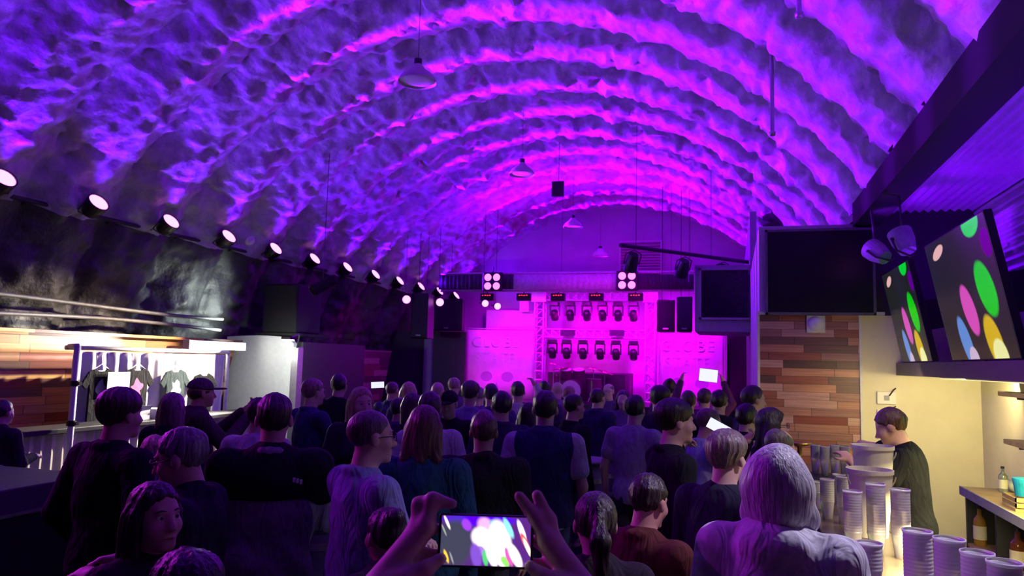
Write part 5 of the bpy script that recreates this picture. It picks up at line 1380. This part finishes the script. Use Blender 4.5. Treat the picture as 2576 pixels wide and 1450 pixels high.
person('person just in front of the camera filming with both hands raised', 1238, 1500, .80, pfac, loc=(ploc.x, ploc.y, 1.58), hair='short', hc=(.05, .03, .02), skin=(.72, .48, .40), top='tee', tc=(.05, .03, .07), res=.0055,
       al=armpose(-1), ar=armpose(1), hands=HANDS)
# ================================================================== LIGHT
VIOL = (.22, .0, 1.0)
def bar_spot(name, loc, d, col, energy, size, narrow, blend=1.0):
    o = spot(name, loc, d, col, energy, size, blend, .07); o.scale = (narrow, 1, 1); return o
for i, p in enumerate(UPS):
    d = Vector((-1.7, p.y, 6.2))-p; d.y = 0
    bar_spot('uplight_beam', p+UPD*.06, d.normalized(), VIOL, 19000, 66, .085)
    spot('uplight_fill', p+UPD*.05, (.85, 0, .55), (.14, 0, 1), 300, 120, .9, .1)
    spot('uplight_glow', p+Vector((.02, .02, .08)), (.05, .12, 1), (.12, 0, 1), 22, 62, 1.0, .05)
for i, p in enumerate(UPS2):
    d = Vector((-6.3, p.y, 5.7))-p
    bar_spot('uplight_beam', p+Vector((-.06, 0, .06)), d.normalized(), (.30, .0, 1.0), 13000, 80, .10)
    spot('uplight_fill', p+Vector((-.06, 0, .06)), (-.9, 0, .35), (.14, 0, 1), 260, 120, .9, .1)
for (px, py, Y) in ((1023, 754, 16.2), (1107, 761, 17.2)):
    q = at(px, py, Y); spot('wash_beam', q+Vector((.1, -.15, -.03)), (.55, -.8, -.25), (.30, .02, 1.0), 120, 100, .8, .1)
for px in (1240, 1340, 1450, 1560, 1640, 1730):
    q = at(px, 740, YH); spot('header_wash', Vector((q.x, YH+.35, q.z-.1)), (0, .75, -.65), (.7, 0, 1), 330, 120, .9, .15)
for px in (1400, 1500, 1600):
    q = at(px, 790, YT); spot('truss_wash', Vector((q.x, YT-.1, q.z)), (0, .9, -.35), PNK, 160, 130, .9, .12)
    q = at(px, 900, YT); spot('floor_wash', Vector((q.x, YT+.3, 1.1)), (0, .5, .85), MAG, 130, 120, .9, .12)
for px in (1250, 1330, 1500, 1700):
    q = at(px, 700, YH); spot('crowd_wash', Vector((q.x, YH-.3, q.z)), (.15, -.85, -.45), (.30, .0, 1.0), 110, 110, .9, .15)
for px in (1330, 1480, 1640):
    q = at(px, 700, YH); spot('roof_wash', Vector((q.x, YH-.2, q.z+.3)), (0, -.5, .85), (.30, 0, 1), 500, 140, .9, .15)
for px in (1215, 1300, 1690, 1780):
    q = at(px, 900, 18.9); spot('foot_wash', Vector((q.x, 18.75, 1.12)), (0, .8, .75), MAG, 45, 130, .9, .1)
for f in (.08, .42, .70):
    q = PIPE_A.lerp(PIPE_B, f); spot('can_beam', q+Vector((-.08, .15, -.75)), Vector((-2.6-1.2*f, YH, 4.0))-q, (.75, 0, 1), 330, 50, .8, .08)
spot('wash_beam', at(1036, 748, 16.2)+Vector((-.2, 0, 0)), (-1.0, -.05, -.55), (1, .0, .42), 70, 70, .8, .08)  # extra pink spot added to brighten the far planks
for p in UPS[:3]:
    d = Vector((-.6, 1.8, 1.5))-p; spot('uplight_fill', p+d.normalized()*.1, d, (.62, .02, .85), 330, 46, .9, .08)  # magenta spots added to brighten the filming hands and near faces
# merchandise lamps
spot('merch_beam', LAMP_WP+Vector((-.02, -.06, -.06)), (-.42, -1, -.38), (1, .95, .86), 1200, 66, .5, .06)
spot('snoot_beam', SNOOT+SNOOT_D.normalized()*.21, SNOOT_D, (1, .80, .54), 1600, 70, .5, .05)
spot('flood_beam', (-8.1, 10.3, 2.06), (.75, -.75, -.40), (1, .90, .75), 420, 84, .6, .1)
spot('flood_up', (-8.1, 11.1, 2.35), (-1.0, -.25, .42), (.88, 1.0, .93), 190, 100, .9, .1)
spot('partition_lamp', LAMP_WP+Vector((-.02, .1, -.06)), (-.35, .9, -.35), (.9, 1, .95), 130, 104, .8, .05)
# bar lights
area('strip_beam', (2.325, 6.3, 1.87), (.12, .2, -1), (1, .84, .40), 240, .06, 6.6)
area('strip_beam', (2.3, 8.7, 1.87), (-.12, .65, -.5), (1, .84, .40), 32, 1.6, .06)
area('green_beam', (2.45, 5.9, 1.70), (-.15, 0, -1), (.15, 1, .08), 13, .03, 1.4)
spot('added_downlight_beam', BAR_FILL, (-.52, -.05, -1), (.80, .70, 1.0), 330, 64, .8, .06)
spot('added_downlight_beam', BAR_FILL2, (-.27, .30, -1), (1, .84, .62), 170, 62, .8, .06)
for p in LEDGE_FILL: spot('ledge_fill', p+Vector((0, 0, .03)), (-.25, 0, 1), (.16, 0, 1.0), 150, 140, .9, .06)
for p, d in ((BL1, (.5, .1, .35)), (BL2, (.6, -.5, .2))):
    spot('annex_beam', p, d, (.22, 0, 1.0), 55, 100, .8, .06)
w = bpy.data.worlds.new('dim_hall'); scene.world = w; w.use_nodes = True
bg = w.node_tree.nodes['Background']; bg.inputs[0].default_value = (.10, .012, .45, 1); bg.inputs[1].default_value = .035
vs_ = scene.view_settings
vs_.view_transform = 'Standard'; vs_.look = 'None'; vs_.exposure = 0.0; vs_.gamma = 1.0; vs_.use_curve_mapping = False
cam_data.dof.use_dof = True; cam_data.dof.focus_distance = 2.6; cam_data.dof.aperture_fstop = 6.5
scene.cycles.use_denoising = True
scene.cycles.max_bounces = 6; scene.cycles.diffuse_bounces = 3; scene.cycles.glossy_bounces = 3; scene.cycles.transmission_bounces = 5
scene.cycles.sample_clamp_indirect = 6.0
